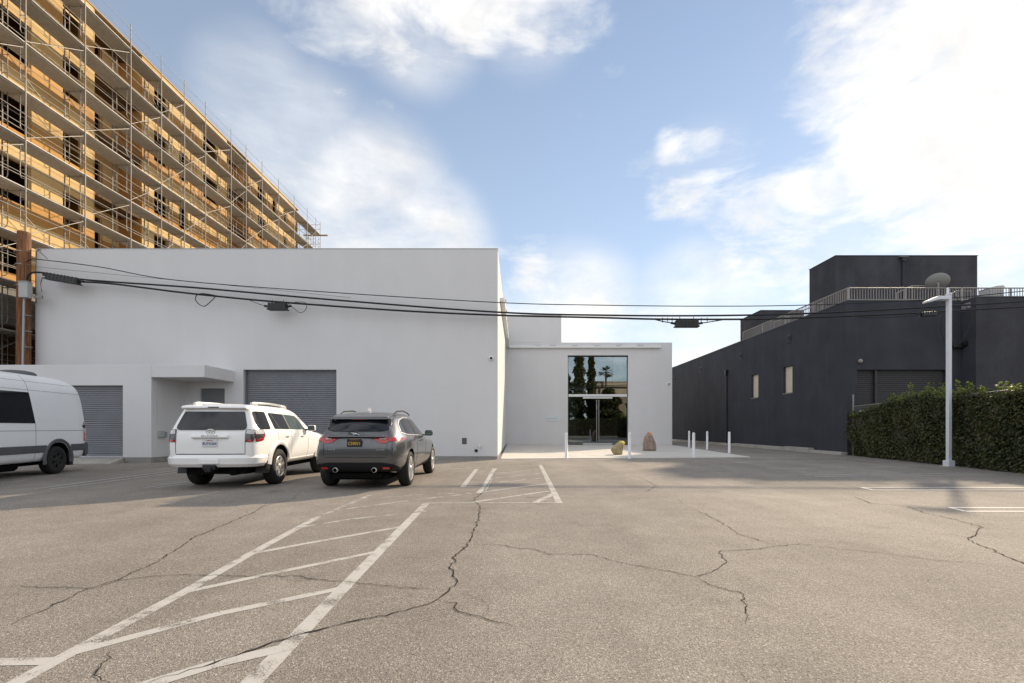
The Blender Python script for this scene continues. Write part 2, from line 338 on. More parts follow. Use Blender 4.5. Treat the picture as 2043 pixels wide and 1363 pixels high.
def leaf_mat(name, cols, trans=.25):
    m, N, L, b = nodes(name)
    geo = N.new('ShaderNodeNewGeometry'); n = N.new('ShaderNodeTexNoise'); n.inputs['Scale'].default_value = .9; n.inputs['Detail'].default_value = 3; L.new(geo.outputs['Position'], n.inputs['Vector'])
    a = N.new('ShaderNodeMath'); a.operation = 'MULTIPLY_ADD'; L.new(geo.outputs['Random Per Island'], a.inputs[0]); a.inputs[1].default_value = .75
    s = N.new('ShaderNodeMath'); s.operation = 'MULTIPLY_ADD'; L.new(n.outputs[0], s.inputs[0]); s.inputs[1].default_value = .9; s.inputs[2].default_value = -.32; L.new(s.outputs[0], a.inputs[2])
    rp = ramp(N, cols); L.new(a.outputs[0], rp.inputs[0]); L.new(rp.outputs[0], b.inputs['Base Color'])
    b.inputs['Roughness'].default_value = .45; b.inputs['Specular IOR Level'].default_value = .4
    tl = N.new('ShaderNodeBsdfTranslucent'); L.new(rp.outputs[0], tl.inputs[0]); ms = N.new('ShaderNodeMixShader'); ms.inputs[0].default_value = trans
    L.new(b.outputs[0], ms.inputs[1]); L.new(tl.outputs[0], ms.inputs[2]); L.new(ms.outputs[0], N['Material Output'].inputs[0]); return m
def pane_mat(name, refl, tint):
    """architectural glass: clear tinted sheet with a reflective coating"""
    m, N, L, b = nodes(name)
    tr = N.new('ShaderNodeBsdfTransparent'); tr.inputs[0].default_value = (*tint, 1); gl = N.new('ShaderNodeBsdfGlossy'); gl.inputs['Roughness'].default_value = .0
    gl.inputs[0].default_value = (.92, .97, 1, 1)
    fr = N.new('ShaderNodeFresnel'); fr.inputs[0].default_value = 1.5; ad = N.new('ShaderNodeMath'); ad.operation = 'ADD'; ad.use_clamp = True; L.new(fr.outputs[0], ad.inputs[0]); ad.inputs[1].default_value = refl
    ms = N.new('ShaderNodeMixShader'); L.new(ad.outputs[0], ms.inputs[0]); L.new(tr.outputs[0], ms.inputs[1]); L.new(gl.outputs[0], ms.inputs[2]); L.new(ms.outputs[0], N['Material Output'].inputs[0]); return m

M = dict(
    asphalt=asphalt_mat(), line=paint_line_mat('worn_white_paint', 1.12), line_old=paint_line_mat('very_worn_paint', 1.0), line_new=paint_line_mat('fresh_white_paint', 1.30, 1.55),
    crack=simple('crack_dark', (.034, .028, .024), .95, spec=.1),
    slab=plaster_mat('patio_concrete', (.60, .57, .52), .07), kerb=plaster_mat('kerb_concrete', (.42, .40, .36), .18), plinth=plaster_mat('plinth_concrete', (.30, .29, .27), .25),
    white=plaster_mat('white_plaster', (.665, .66, .66), .022), trackwhite=simple('white_track', (.75, .75, .74), .5, var=.05),
    char=plaster_mat('charcoal_plaster', (.050, .053, .064), .13), charflat=plaster_mat('charcoal_flat', (.056, .056, .064), .18),
    shutter=simple('grey_shutter', (.20, .205, .225), .5, .25, var=.10, scale=1.5), darkshutter=simple('dark_shutter', (.034, .033, .034), .55, var=.1),
    greydoor=simple('grey_door', (.17, .18, .19), .5, var=.06),
    black=simple('black_plastic', (.012, .012, .013), .45), rubber=simple('rubber', (.018, .017, .016), .8, var=.2, scale=12, bump=.2),
    cable=simple('cable_black', (.010, .010, .011), .6), steel=simple('brushed_steel', (.62, .61, .59), .32, .9), alu=simple('aluminium', (.72, .72, .72), .38, .7),
    galv=simple('galvanised', (.27, .255, .23), .55, .45, var=.18, scale=8), deck=simple('galvanised_deck', (.50, .47, .42), .65, .1, var=.18, scale=5, rand=.10),
    rail=simple('rail_grey', (.29, .27, .245), .55, .2, var=.08), polewhite=simple('white_painted_steel', (.66, .68, .72), .45, var=.04),
    boll=simple('bollard_white', (.72, .72, .74), .5, var=.05), interior=simple('interior_dark', (.030, .040, .035), .8, var=.2), interior2=simple('interior_grey', (.10, .11, .105), .8),
    pane=pane_mat('reflective_pane', .12, (.50, .60, .56)), paneup=pane_mat('reflective_pane_upper', .24, (.5, .6, .56)),
    cream=simple('cream_blind', (.62, .56, .44), .6, var=.08, scale=2.5), osb=osb_mat('osb_pale', [(.38, .23, .09), (.60, .41, .18), (.70, .51, .26)]), osb2=osb_mat('osb_orange', [(.30, .14, .04), (.50, .27, .085), (.58, .35, .13)]),
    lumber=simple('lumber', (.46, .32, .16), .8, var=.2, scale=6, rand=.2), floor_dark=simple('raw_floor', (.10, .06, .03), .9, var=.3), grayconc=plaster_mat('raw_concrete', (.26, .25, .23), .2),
    wood=wood_pole_mat(), boxgrey=simple('box_grey', (.42, .43, .42), .5, var=.08), conduit=simple('conduit', (.36, .38, .41), .45, .3),
    leaf=leaf_mat('hedge_leaf', [(0, (.022, .026, .010)), (.35, (.048, .064, .020)), (.6, (.080, .092, .030)), (.85, (.110, .080, .032)), (1, (.13, .17, .06))]),
    shoot=leaf_mat('shoot_leaf', [(0, (.07, .10, .02)), (.5, (.16, .20, .045)), (1, (.34, .36, .09))],   .55),
    core=simple('hedge_core', (.012, .010, .006), .95, var=.3), twig=simple('twig', (.12, .085, .05), .85),
    rocka=None, rockb=None)
# ================================================================== SETTING
def sheet(name, poly, z, mat, parent=None):
    me = bpy.data.meshes.new(name); me.from_pydata([(p[0], p[1], z) for p in poly], [], [list(range(len(poly)))]); me.materials.append(mat)
    bm = bmesh.new(); bm.from_mesh(me); bmesh.ops.recalc_face_normals(bm, faces=bm.faces[:])
    for f in bm.faces:
        if f.normal.z < 0: f.normal_flip()
    bm.to_mesh(me); bm.free(); return link(name, me, parent)
lot = tag(sheet('parking_lot', [(-900, -900), (900, -900), (900, 1200), (-900, 1200)], 0, M['asphalt']), kind='structure')
# painted lines: centre lines in photo pixels on the ground, width in metres
def paint(pts, w=.10, mat='line'):
    w *= .86
    P = [gp(x, y) for x, y in pts]
    for a, b in zip(P, P[1:]):
        d = (b - a).normalized(); n = Vector((-d.y, d.x, 0)) * (w / 2)
        PAINT_N[0] += 1
        sheet('painted_line', [a - n, b - n, b + n, a + n], .0015 + .00005 * PAINT_N[0], M[mat], lot)
PAINT_N = [0]
for pts, w, mt in [
    ([(850, 1005), (700, 1158), (585, 1278), (470, 1395)], .13, 'line'), ([(630, 1034), (500, 1105), (370, 1180), (170, 1287), (0, 1380)], .11, 'line'), ([(738, 988), (632, 1033)], .10, 'line_old'),
    ([(700, 1170), (440, 1224), (140, 1304)], .10, 'line'), ([(757, 1100), (540, 1145), (372, 1181)], .09, 'line'), ([(808, 1050), (620, 1083), (497, 1106)], .09, 'line'), ([(850, 1020), (700, 1036), (590, 1054)], .08, 'line_old'),
    ([(580, 1290), (430, 1325), (250, 1380)], .12, 'line'), ([(-60, 1322), (99, 1320)], .10, 'line'), ([(653, 1021), (800, 1001), (963, 982)], .08, 'line_old'), ([(706, 998), (820, 988), (940, 983)], .07, 'line_old'),
    ([(1078, 928), (1116, 1004)], .13, 'line'), ([(987, 935), (966, 975), (956, 984)], .16, 'line'), ([(951, 936), (923, 972)], .13, 'line'), ([(921, 972), (966, 971)], .07, 'line'), ([(850, 1004), (1118, 1003)], .06, 'line'),
    ([(944, 1002), (1020, 991), (1096, 980)], .10, 'line'), ([(964, 982), (1030, 973), (1098, 965)], .09, 'line'), ([(983, 964), (1090, 953)], .09, 'line_old'), ([(987, 954), (1084, 944)], .09, 'line_old'), ([(989, 945), (1080, 936)], .09, 'line_old'), ([(870, 937), (1078, 928)], .09, 'line_old'), ([(1068, 1003), (1108, 984)], .14, 'line'), ([(870, 930), (1000, 926)], .08, 'line_old'),
    ([(1894, 1013), (2150, 1014)], .075, 'line_new'), ([(1925, 1020.5), (2150, 1020.5)], .075, 'line_new'), ([(1895, 1013), (1926, 1020.5)], .075, 'line_new'),
    ([(1718, 973), (2150, 973)], .08, 'line_new'), ([(1742, 978), (2150, 978)], .08, 'line_new'), ([(1719, 973), (1743, 978)], .08, 'line_new'),
    ([(1605, 948), (1800, 946), (2010, 944)], .09, 'line'), ([(1625, 951), (1800, 949.5), (2000, 947.5)], .09, 'line'), ([(1530, 935.5), (1700, 933), (1870, 930)], .09, 'line'), ([(1468, 922), (1700, 919)], .09, 'line_old'), ([(1468, 922), (1482, 924)], .12, 'line'), ([(1500, 913.5), (1690, 913)], .10, 'line'),
    ([(66, 976), (210, 957), (352, 939)], .09, 'line'), ([(100, 976), (250, 956.5), (352, 943)], .09, 'line'), ([(285, 974), (380, 960), (470, 947)], .09, 'line'), ([(310, 974), (400, 961), (470, 951)], .09, 'line'), ([(0, 966), (95, 951), (185, 940)], .09, 'line_old'), ([(235, 938), (345, 926)], .09, 'line_old')]:
    paint(pts, w, mt)
# cracks: thin ragged ribbons
def crack(pts, w):
    w *= .62
    rnd = random.Random(int(pts[0][0] * 7 + pts[0][1])); P = [gp(x, y) for x, y in pts]; Q = []
    for a, b in zip(P, P[1:]):
        n = max(2, int((b - a).length / .045)); d = (b - a); pr = Vector((-d.y, d.x, 0)).normalized()
        for k in range(n): Q.append(a + d * (k / n) + pr * rnd.gauss(0, .011) * (0 if k == 0 else 1))
    Q.append(P[-1]); vs = []; fs = []
    for i, q in enumerate(Q):
        t = (Q[min(i + 1, len(Q) - 1)] - Q[max(i - 1, 0)]).normalized(); n = Vector((-t.y, t.x, 0)); e = min(1, min(i, len(Q) - 1 - i) / 8 + .15)
        ww = w * e * rnd.choice((.6, .8, 1.0, 1.2, 1.6)) / 2; vs += [q - n * ww, q + n * ww]
    fs = [(2 * i, 2 * i + 2, 2 * i + 3, 2 * i + 1) for i in range(len(Q) - 1)]
    me = bpy.data.meshes.new('crack'); me.from_pydata([(v.x, v.y, .0055) for v in vs], [], fs); me.materials.append(M['crack']); link('crack', me, lot)
for pts, w in [
    ([(958, 1006), (955, 1035), (945, 1060), (938, 1078), (930, 1092), (905, 1115), (910, 1122), (896, 1132), (905, 1142), (911, 1157), (908, 1170), (893, 1182), (875, 1195), (840, 1210), (795, 1221), (740, 1234), (695, 1242), (650, 1254), (617, 1262), (530, 1288), (428, 1324), (329, 1351), (290, 1370)], .016),
    ([(875, 1197), (890, 1202), (912, 1204), (906, 1213), (912, 1220), (940, 1228), (975, 1238), (1010, 1244), (1030, 1252)], .016),
    ([(893, 1181), (930, 1188), (962, 1196), (975, 1214), (972, 1228)], .006), ([(912, 1204), (962, 1198)], .005),
    ([(938, 1087), (1000, 1088), (1030, 1094), (1065, 1096), (1095, 1107), (1130, 1106), (1185, 1107), (1215, 1118), (1260, 1127), (1310, 1136), (1345, 1142), (1385, 1151), (1420, 1143), (1440, 1130), (1451, 1122), (1440, 1112), (1436, 1101), (1500, 1097), (1550, 1090), (1595, 1086), (1650, 1092), (1700, 1098), (1790, 1108), (1860, 1118), (1920, 1122), (2000, 1131)], .012),
    ([(1384, 1016), (1409, 1027), (1456, 1053), (1475, 1067), (1504, 1075), (1533, 1085), (1550, 1089)], .012), ([(1346, 992), (1360, 1003), (1384, 1016)], .006),
    ([(1385, 1152), (1409, 1163), (1456, 1180), (1475, 1182), (1482, 1191), (1478, 1198), (1487, 1213), (1493, 1229), (1489, 1245)], .013),
    ([(1700, 990), (1736, 1004), (1809, 1011), (1846, 1024), (1900, 1036), (1962, 1053), (1951, 1056), (1947, 1067), (1931, 1075), (1951, 1087), (1980, 1096), (2002, 1109), (2043, 1125), (2100, 1140)], .016), ([(1870, 1058), (1931, 1075)], .007),
    ([(-20, 1170), (0, 1171), (113, 1173), (185, 1175), (240, 1158), (308, 1150), (377, 1147), (480, 1150), (600, 1150), (634, 1158), (699, 1162), (791, 1172), (891, 1178)], .011),
    ([(7, 1252), (103, 1211), (175, 1175), (240, 1156), (325, 1115), (343, 1103), (390, 1072), (452, 1046), (507, 1022), (528, 1009), (582, 997), (600, 983)], .013), ([(487, 1022), (518, 1025)], .02),
    ([(230, 1298), (202, 1325), (188, 1349), (216, 1362), (222, 1380)], .016), ([(1460, 1333), (1480, 1346), (1504, 1363), (1515, 1380)], .010),
    ([(1115, 993), (1320, 996)], .006), ([(300, 986), (500, 984), (640, 981)], .008), ([(770, 1115), (905, 1112)], .005),
    ([(1257, 948), (1288, 958), (1309, 970), (1288, 982)], .014), ([(990, 938), (973, 968), (964, 982), (944, 999), (957, 1009)], .018), ([(60, 1038), (80, 1042), (160, 1043)], .007), ([(320, 1038), (470, 1040)], .005), ([(1800, 1148), (1850, 1160), (1880, 1155)], .006)]:
    crack(pts, w)
# patio slab in front of the entrance
pt = MB(); pt.prism([(-.66, 19.0), (9.75, 20.25), (10.85, 33.98), (-.75, 33.98)], -.05, .03); patio = tag(pt.bevelled('patio', M['slab'], .008), kind='structure')
for y in (24.0, 29.0):   # control joints
    sheet('joint', [(-.7, y), (10.1 + (y - 20) * .06, y), (10.1 + (y - 20) * .06, y + .012), (-.7, y + .012)], .0312, M['plinth'], patio)
kb = MB()
for (y0, y1, h, w) in ((21.95, 24.4, .13, .30), (24.4, 26.6, .22, .34), (26.6, 33.0, .18, .30), (33.0, 47.0, .14, .45)): kb.bb(15.0 - w, 14.99, y0, y1 - .01, -.05, h)
tag(kb.bevelled('kerb', M['kerb'], .015), kind='structure')

# ================================================================== WHITE BUILDING
wb = thing('white_building', 'large white plastered building with flat roof, roll-up doors and tall glazed entrance', 'building', (-.76, 18.9, 0))
D1, D2, D0 = 18.9, 34.0, 17.1
XL, XR = -18.84, -.764
ZM = 8.23
def wall_with_holes(name, x0, x1, z0, z1, y, th, holes, mat, parent, bev=.012):
    """frontal wall (facing -Y) at depth y, thickness th behind; holes are (x0,x1,z0,z1)"""
    xs = sorted({x0, x1, *[h[0] for h in holes], *[h[1] for h in holes]}); zs = sorted({z0, z1, *[h[2] for h in holes], *[h[3] for h in holes]})
    mb = MB(); bm = bmesh.new(); g = {}
    inside = lambda cx, cz: any(h[0] < cx < h[1] and h[2] < cz < h[3] for h in holes)
    for i in range(len(xs) - 1):
        for j in range(len(zs) - 1):
            if inside((xs[i] + xs[i + 1]) / 2, (zs[j] + zs[j + 1]) / 2): continue
            vs = []
            for (a, c) in ((xs[i], zs[j]), (xs[i + 1], zs[j]), (xs[i + 1], zs[j + 1]), (xs[i], zs[j + 1])):
                if (a, c) not in g: g[(a, c)] = bm.verts.new((a, y, c))
                vs.append(g[(a, c)])
            bm.faces.new(vs)
    r = bmesh.ops.extrude_face_region(bm, geom=bm.faces[:]); bmesh.ops.translate(bm, vec=(0, th, 0), verts=[e for e in r['geom'] if isinstance(e, bmesh.types.BMVert)])
    bmesh.ops.dissolve_limit(bm, angle_limit=R(1), verts=bm.verts[:], edges=bm.edges[:])
    bmesh.ops.recalc_face_normals(bm, faces=bm.faces[:])
    if bev: bmesh.ops.bevel(bm, geom=[e for e in bm.edges if len(e.link_faces) == 2 and e.calc_face_angle(0) > R(40)], offset=bev, segments=2, affect='EDGES', profile=.5)
    o = wloc(parent) if parent else Vector((0, 0, 0))
    bmesh.ops.translate(bm, vec=-o, verts=bm.verts[:]); bmesh.ops.triangulate(bm, faces=[f for f in bm.faces if len(f.verts) > 4])
    me = bpy.data.meshes.new(name); bm.to_mesh(me); bm.free(); me.materials.append(mat); return link(name, me, parent)
door_big = (-10.71, -7.07, .06, 3.51); door_small = (-12.41, -11.44, .06, 2.78)
wall_with_holes('wall', XL, XR, .12, ZM, D1, .30, [(door_big[0], door_big[1], .12, door_big[3]), (door_small[0], door_small[1], .12, door_small[3])], M['white'], wb)
m = MB(); m.bb(XR - .30, XR, D1 + .303, D2 - .003, .12, ZM); m.bevelled('side_wall', M['white'], .012, wb)
m = MB(); m.bb(XL, XL + .30, D1 + .303, D2, .12, ZM); m.build('side_wall', M['white'], wb)
m = MB(); m.bb(XL + .31, XR - .31, D2 - .2, D2 - .01, .12, ZM); m.build('back_wall', M['white'], wb)
m = MB(); m.bb(XL + .31, XR - .31, D1 + .31, D2, ZM - .75, ZM - .55); m.build('roof', M['grayconc'], wb)
m = MB(); m.bb(XL + .02, XR - .02, D1 + .02, D1 + .28, -.02, .118); m.build('plinth', M['plinth'], wb)
m = MB(); m.bb(XR - .28, XR - .02, D1 + .3, D2, -.02, .118); m.build('plinth', M['plinth'], wb)
# cap flashing
m = MB(); m.bb(XL - .01, XR + .012, D1 - .012, D1 + .31, ZM + .001, ZM + .025); m.build('coping', M['boxgrey'], wb)
# entrance wing
gx0, gx1, gz1 = 3.56, 7.80, 6.33
wall_with_holes('entrance_wall', XR, 10.89, .0, 7.23, D2, .32, [(gx0, gx1, 0, gz1)], M['white'], wb)
m = MB(); m.bb(XR, 3.10, D2 + .002, D2 + .32, 7.232, 9.18); m.bevelled('raised_wall', M['white'], .01, wb)
m = MB(); m.bb(2.78, 3.10, D2 + .322, 46, 7.0, 9.18); m.build('raised_wall', M['white'], wb)
m = MB(); m.bb(10.57, 10.89, D2 + .322, 47, 0, 7.23); m.build('side_wall', M['white'], wb)
m = MB(); m.bb(XR, 10.56, D2 + .33, 47, 6.55, 6.8); m.build('roof', M['grayconc'], wb)
m = MB(); m.bb(4.1, 7.55, 36.2, 39, 6.8, 7.62); sk = m.bevelled('skylight', M['boxgrey'], .03, wb)
# lighting channel along the side wall and the entrance wall, with its bracket lamps
m = MB(); m.bb(XR + .002, XR + .20, 21.4, D2 - .02, 6.86, 7.0); m.bb(XR + .20, XR + .215, 21.4, D2 - .2, 6.86, 7.06); ch1 = m.build('light_channel', M['trackwhite'], wb)
m = MB(); m.bb(XR + .22, 10.05, D2 - .20, D2 - .002, 6.83, 6.92); m.bb(XR + .22, 10.05, D2 - .215, D2 - .2, 6.83, 7.0); ch2 = m.build('light_channel', M['trackwhite'], wb)
def spot(p, par, side=False):
    s = MB(); p = Vector(p)
    for k in (-.10, .10):
        d = Vector((0, k, 0)) if side else Vector((k, 0, 0)); s.tube(p, p + d * 2.0 + Vector((0, 0, .03)), .028, 8)
    s.box(p, (.05, .05, .09)); s.build('spot_lamp', M['steel'], par)
for x in (1073, 1103, 1147, 1191, 1234, 1278): spot((at(x, 692, D2 - .22).x, D2 - .235, 7.0), ch2)
for y in (22.2, 24.2, 26.2, 28.2, 30.2, 32.2): spot((XR + .235, y, 7.06), ch1, True)
# annex with canopy
AX = -12.94
gar = (-17.0, -13.95, .22, 2.74)
wall_with_holes('annex_wall', -22.5, AX, .19, 3.47, D0, .28, [gar], M['white'], wb)
m = MB(); m.bb(AX - .28, AX - .001, D0 + .283, D1 - .002, .19, 3.03); m.bb(AX - .28, AX - .001, D0 + .283, D1 - .002, 3.033, 3.465); m.build('annex_side_wall', M['white'], wb)
m = MB(); m.bb(AX + .002, -11.06, D0 + .001, D1 - .002, 3.03, 3.47); m.bevelled('canopy', M['white'], .012, wb)
m = MB(); m.bb(-18.83, AX - .29, D0 + .29, D1 - .003, 3.2, 3.40); m.build('roof', M['grayconc'], wb)
m = MB(); m.bb(-22.4, -17.05, D0 + .015, D0 + .25, -.02, .188); m.build('plinth', M['plinth'], wb)
m = MB(); m.bb(-13.9, AX - .01, D0 + .012, D0 + .25, -.02, .188); m.build('plinth', M['plinth'], wb)
m = MB(); m.bb(AX - .25, AX - .012, D0 + .26, D1, -.02, .188); m.build('plinth', M['plinth'], wb)
m = MB(); m.prism([(D0 - .55, -.01), (D0 + .25, -.01), (D0 + .25, .20), (D0 - .02, .17), (D0 - .55, .02)], -17.04, -13.92, 'X'); m.build('ramp', M['kerb'], wb)
def roller(x0, x1, z0, z1, y, pitch, mat, par, name='roll_up_door', facing=-1):
    """interlocking curved slats, each a piece of its own"""
    d = MB(); d.bb(x0, x1, y + .035, y + .06, z0, z1); dr = d.build(name, mat, par)
    n = int((z1 - z0 - .1) / pitch); pr = [(0, 0), (-.008, .006), (-.015, pitch * .3), (-.017, pitch * .55), (-.013, pitch * .82), (-.003, pitch - .003), (.012, pitch - .003), (.012, 0)]
    s = MB(); s.prism([(a, b) for a, b in pr], 0, x1 - x0 - .01, 'X'); me = s.mesh('slat', mat); base = wloc(dr)
    for k in range(n): link('slat', me, dr, Vector((x0 + .005, y + .02, z0 + .1 + k * pitch)) - base)
    b = MB(); b.bb(x0 + .004, x1 - .004, y - .015, y + .034, z0, z0 + .098); b.build('bottom_bar', mat, dr)
    return dr
roller(door_big[0], door_big[1], .02, 3.51, D1 + .17, .082, M['shutter'], wb)
roller(gar[0], gar[1], .22, 2.74, D0 + .14, .076, M['shutter'], wb)
for x in (door_big[0] + .03, door_big[1] - .03): m = MB(); m.bb(x - .03, x + .03, D1 + .11, D1 + .145, .02, 3.5); m.build('door_guide', M['greydoor'], wb)
m = MB(); m.bb(door_small[0], door_small[1], D1 + .12, D1 + .17, .06, 2.78); dd = m.build('service_door', M['greydoor'], wb)
m = MB(); m.bb(door_small[1] - .14, door_small[1] - .08, D1 + .075, D1 + .12, 1.0, 1.2); m.tube((door_small[1] - .11, D1 + .07, 1.1), (door_small[1] - .23, D1 + .07, 1.1), .012); m.build('handle', M['steel'], dd)
# glazed entrance
GY = D2 + .22
fr = MB(); fr.bb(gx0, gx0 + .05, GY - .03, GY + .05, .03, gz1); fr.bb(gx1 - .05, gx1, GY - .03, GY + .05, .03, gz1); fr.bb(gx0 + .05, gx1 - .05, GY - .03, GY + .05, gz1 - .09, gz1)
gf = fr.build('entrance_frame', M['black'], wb)
m = MB(); m.bb(gx0 + .05, gx1 - .05, GY - .06, GY + .06, 3.43, 3.60); m.bevelled('transom', M['alu'], .006, gf)
mull = [at(x, 800, GY).x for x in (1162.8, 1192.4, 1222)]
edges = [gx0 + .05, *mull, gx1 - .05]
for i in range(4):   # lower lights and door leaves
    x0, x1 = edges[i] + .004, edges[i + 1] - .004; leaf = i in (1, 2)
    p = MB(); p.bb(x0, x1, GY - .006, GY + .006, .14 if leaf else .05, 3.30 if leaf else 3.43); po = p.build('door_leaf' if leaf else 'pane', M['pane'], wb if leaf else gf)
    if leaf:
        q = MB(); q.bb(x0, x1, GY - .02, GY + .02, .04, .138); q.bb(x0, x1, GY - .02, GY + .02, 3.302, 3.40); q.build('door_rail', M['alu'], po)
        hx = mull[1] + (-.075 if i == 1 else .075); h = MB(); h.tube((hx, GY - .07, .28), (hx, GY - .07, 3.2), .019, 10)
        for z in (.4, 1.7, 3.1): h.tube((hx, GY - .07, z), (hx, GY, z), .01, 6)
        h.build('handle', M['steel'], po)
for x0, x1 in ((gx0 + .05, mull[0]), (mull[0], mull[2]), (mull[2], gx1 - .05)):
    p = MB(); p.bb(x0 + .004, x1 - .004, GY - .006, GY + .006, 3.60, gz1 - .09); p.build('pane', M['paneup'], gf)
# room behind the glass
m = MB(); m.bb(XR + .1, 10.5, D2 + .34, 46, .0, .03); m.build('interior_floor', M['interior2'], wb)
m = MB(); m.bb(XR + .1, 10.5, 41, 41.2, .03, 6.5); m.build('interior_wall', M['interior'], wb)
m = MB(); m.bb(4.25, 4.4, D2 + .9, 41, .03, 6.5); m.build('interior_wall', M['interior2'], wb)
m = MB(); m.bb(8.6, 8.75, D2 + .34, 41, .03, 6.5); m.build('interior_wall', M['interior'], wb)
m = MB(); m.bb(XR + .1, 10.5, D2 + .34, 41, 6.5, 6.54); m.build('interior_ceiling', M['interior'], wb)
# small fittings of the white building
def dome_cam(x, y, z, label):
    t = thing('security_camera', label, 'camera', (x, y, z))
    a = MB(); a.lathe([(0, -.075), (.07, -.072), (.092, -.055), (.095, -.02), (.085, .0), (0, .0)], 20, (0, 0, 0), 'Y'); a.build('housing', M['trackwhite'], t, True)
    b = MB(); b.lathe([(0, -.115), (.03, -.108), (.05, -.088), (.053, -.068)], 16, (0, 0, 0), 'Y'); b.build('lens', M['black'], t, True)
dome_cam(at(980, 715, D1).x, D1 + .004, at(980, 715, D1).z, 'small round white security camera on the wall beside the roll-up door corner')
dome_cam(at(1334, 766, D2).x, D2 + .004, at(1334, 766, D2).z, 'small white security camera on the entrance wall next to the charcoal building')
p0, p1 = at(1090, 829, D2), at(1118, 840.5, D2)
pl = thing('wall_sign', 'pale grey rectangular plaque beside the glazed entrance doors', 'sign', ((p0.x + p1.x) / 2, D2, p1.z))
m = MB(); m.bb(p0.x, p1.x, D2 - .03, D2 + .003, p1.z, p0.z); pb = m.bevelled('plate', simple('sign_plate', (.62, .68, .69), .4), .004, pl)
m = MB(); zc = (p0.z + p1.z) / 2 - .02; xx = p0.x + .05      # two short words of lettering too small to read
for wi, n in enumerate((5, 7)):
    for k in range(n):
        w = .04; m.bb(xx, xx + .012, D2 - .034, D2 - .0295, zc - .035, zc + .035); m.bb(xx + .012, xx + w, D2 - .034, D2 - .0295, zc + (-.035, .02, -.006)[k % 3], zc + (-.02, .035, .008)[k % 3])
        xx += w + .017
    xx += .05
m.build('lettering', simple('sign_ink', (.22, .27, .28), .6), pl)
c0, c1 = at(922, 874, D1), at(931, 886, D1)
v = thing('wall_vent', 'small dark square louvre vent low on the white wall', 'vent', (c0.x, D1, c1.z))
m = MB(); m.bb(c0.x, c1.x, D1 - .012, D1 + .003, c1.z, c0.z); m.build('vent_frame', M['black'], v)
for k in range(6): m = MB(); z = c1.z + .02 + k * .036; m.bb(c0.x + .012, c1.x - .012, D1 - .022, D1 - .010, z, z + .018); m.build('louvre', M['greydoor'], v)
c = at(950, 899, D1); m = MB(); m.lathe([(.035, -.06), (.058, -.06), (.062, 0), (.0, 0)], 16, (c.x, D1 + .004, c.z), 'Y'); m.lathe([(0, -.02), (.036, -.02)], 16, (c.x, D1, c.z), 'Y'); tag(m.build('drain_outlet', M['black']), 'black round drain outlet low on the white wall', 'pipe')
c = at(957, 889, D1); m = MB(); m.cbox((c.x, D1 - .03, c.z), (.08, .07, .12), .01); m.box((c.x, D1 - .05, c.z - .08), (.03, .03, .06)); tag(m.build('outlet_box', M['trackwhite']), 'small white hose-bib box above the drain outlet', 'box')
bx = thing('junction_box', 'small grey electrical box on the side wall of the door alcove', 'box', (AX, 17.54, .95))
m = MB(); m.cbox((AX + .05, 17.50, 1.02), (.10, .20, .24), .01); m.build('box', M['boxgrey'], bx); m = MB(); m.cbox((AX + .04, 17.70, 1.0), (.08, .16, .20), .01); m.build('box', M['conduit'], bx)

# ================================================================== CHARCOAL BUILDING
db = thing('charcoal_building', 'two storey charcoal plastered building with roof terrace railing and rooftop block', 'building', (15.0, 22.0, 0))
BX, BY, BZ = 15.0, 22.0, 7.02
def sidewall(name, x, th, y0, y1, z0, z1, holes, mat, parent):
    """wall facing -X at x"""
    ys = sorted({y0, y1, *[h[0] for h in holes], *[h[1] for h in holes]}); zs = sorted({z0, z1, *[h[2] for h in holes], *[h[3] for h in holes]})
    bm = bmesh.new(); g = {}
    for i in range(len(ys) - 1):
        for j in range(len(zs) - 1):
            cy, cz = (ys[i] + ys[i + 1]) / 2, (zs[j] + zs[j + 1]) / 2
            if any(h[0] < cy < h[1] and h[2] < cz < h[3] for h in holes): continue
            vs = []
            for k in ((ys[i], zs[j]), (ys[i + 1], zs[j]), (ys[i + 1], zs[j + 1]), (ys[i], zs[j + 1])):
                if k not in g: g[k] = bm.verts.new((x, *k))
                vs.append(g[k])
            bm.faces.new(vs)
    r = bmesh.ops.extrude_face_region(bm, geom=bm.faces[:]); bmesh.ops.translate(bm, vec=(th, 0, 0), verts=[e for e in r['geom'] if isinstance(e, bmesh.types.BMVert)])
    bmesh.ops.recalc_face_normals(bm, faces=bm.faces[:]); bmesh.ops.translate(bm, vec=-wloc(parent), verts=bm.verts[:])
    me = bpy.data.meshes.new(name); bm.to_mesh(me); bm.free(); me.materials.append(mat); return link(name, me, parent)
WN = [(30.1, 31.0, 3.13, 4.60), (26.37, 27.27, 3.16, 4.65)]
sidewall('side_wall', BX, .25, BY + .252, 48, .0, BZ, WN, M['char'], db)
gd = (15.46, 19.56, 0, 3.88)
wall_with_holes('front_wall', BX, 20.2, 0, BZ, BY, .25, [gd], M['char'], db, .01)
wall_with_holes('front_wall', 20.2, 30, 0, 7.0, 21.3, .25, [], M['charflat'], db, .01)
m = MB(); m.bb(20.203, 20.45, 21.54, 22.3, 0, 6.99); m.build('return_wall', M['char'], db)
m = MB(); m.bb(BX + .255, 20.19, BY + .255, 48, 6.6, 6.85); m.build('roof', M['grayconc'], db)
m = MB(); m.bb(20.2, 30, 21.555, 48, 6.6, 6.85); m.build('roof', M['grayconc'], db)
m = MB(); m.bb(15.26, 30, 47.9, 48.1, 0, 7.0); m.build('back_wall', M['char'], db)
m = MB(); m.bb(29.8, 30, 21.56, 47.9, 0, 6.99); m.build('side_wall', M['char'], db)
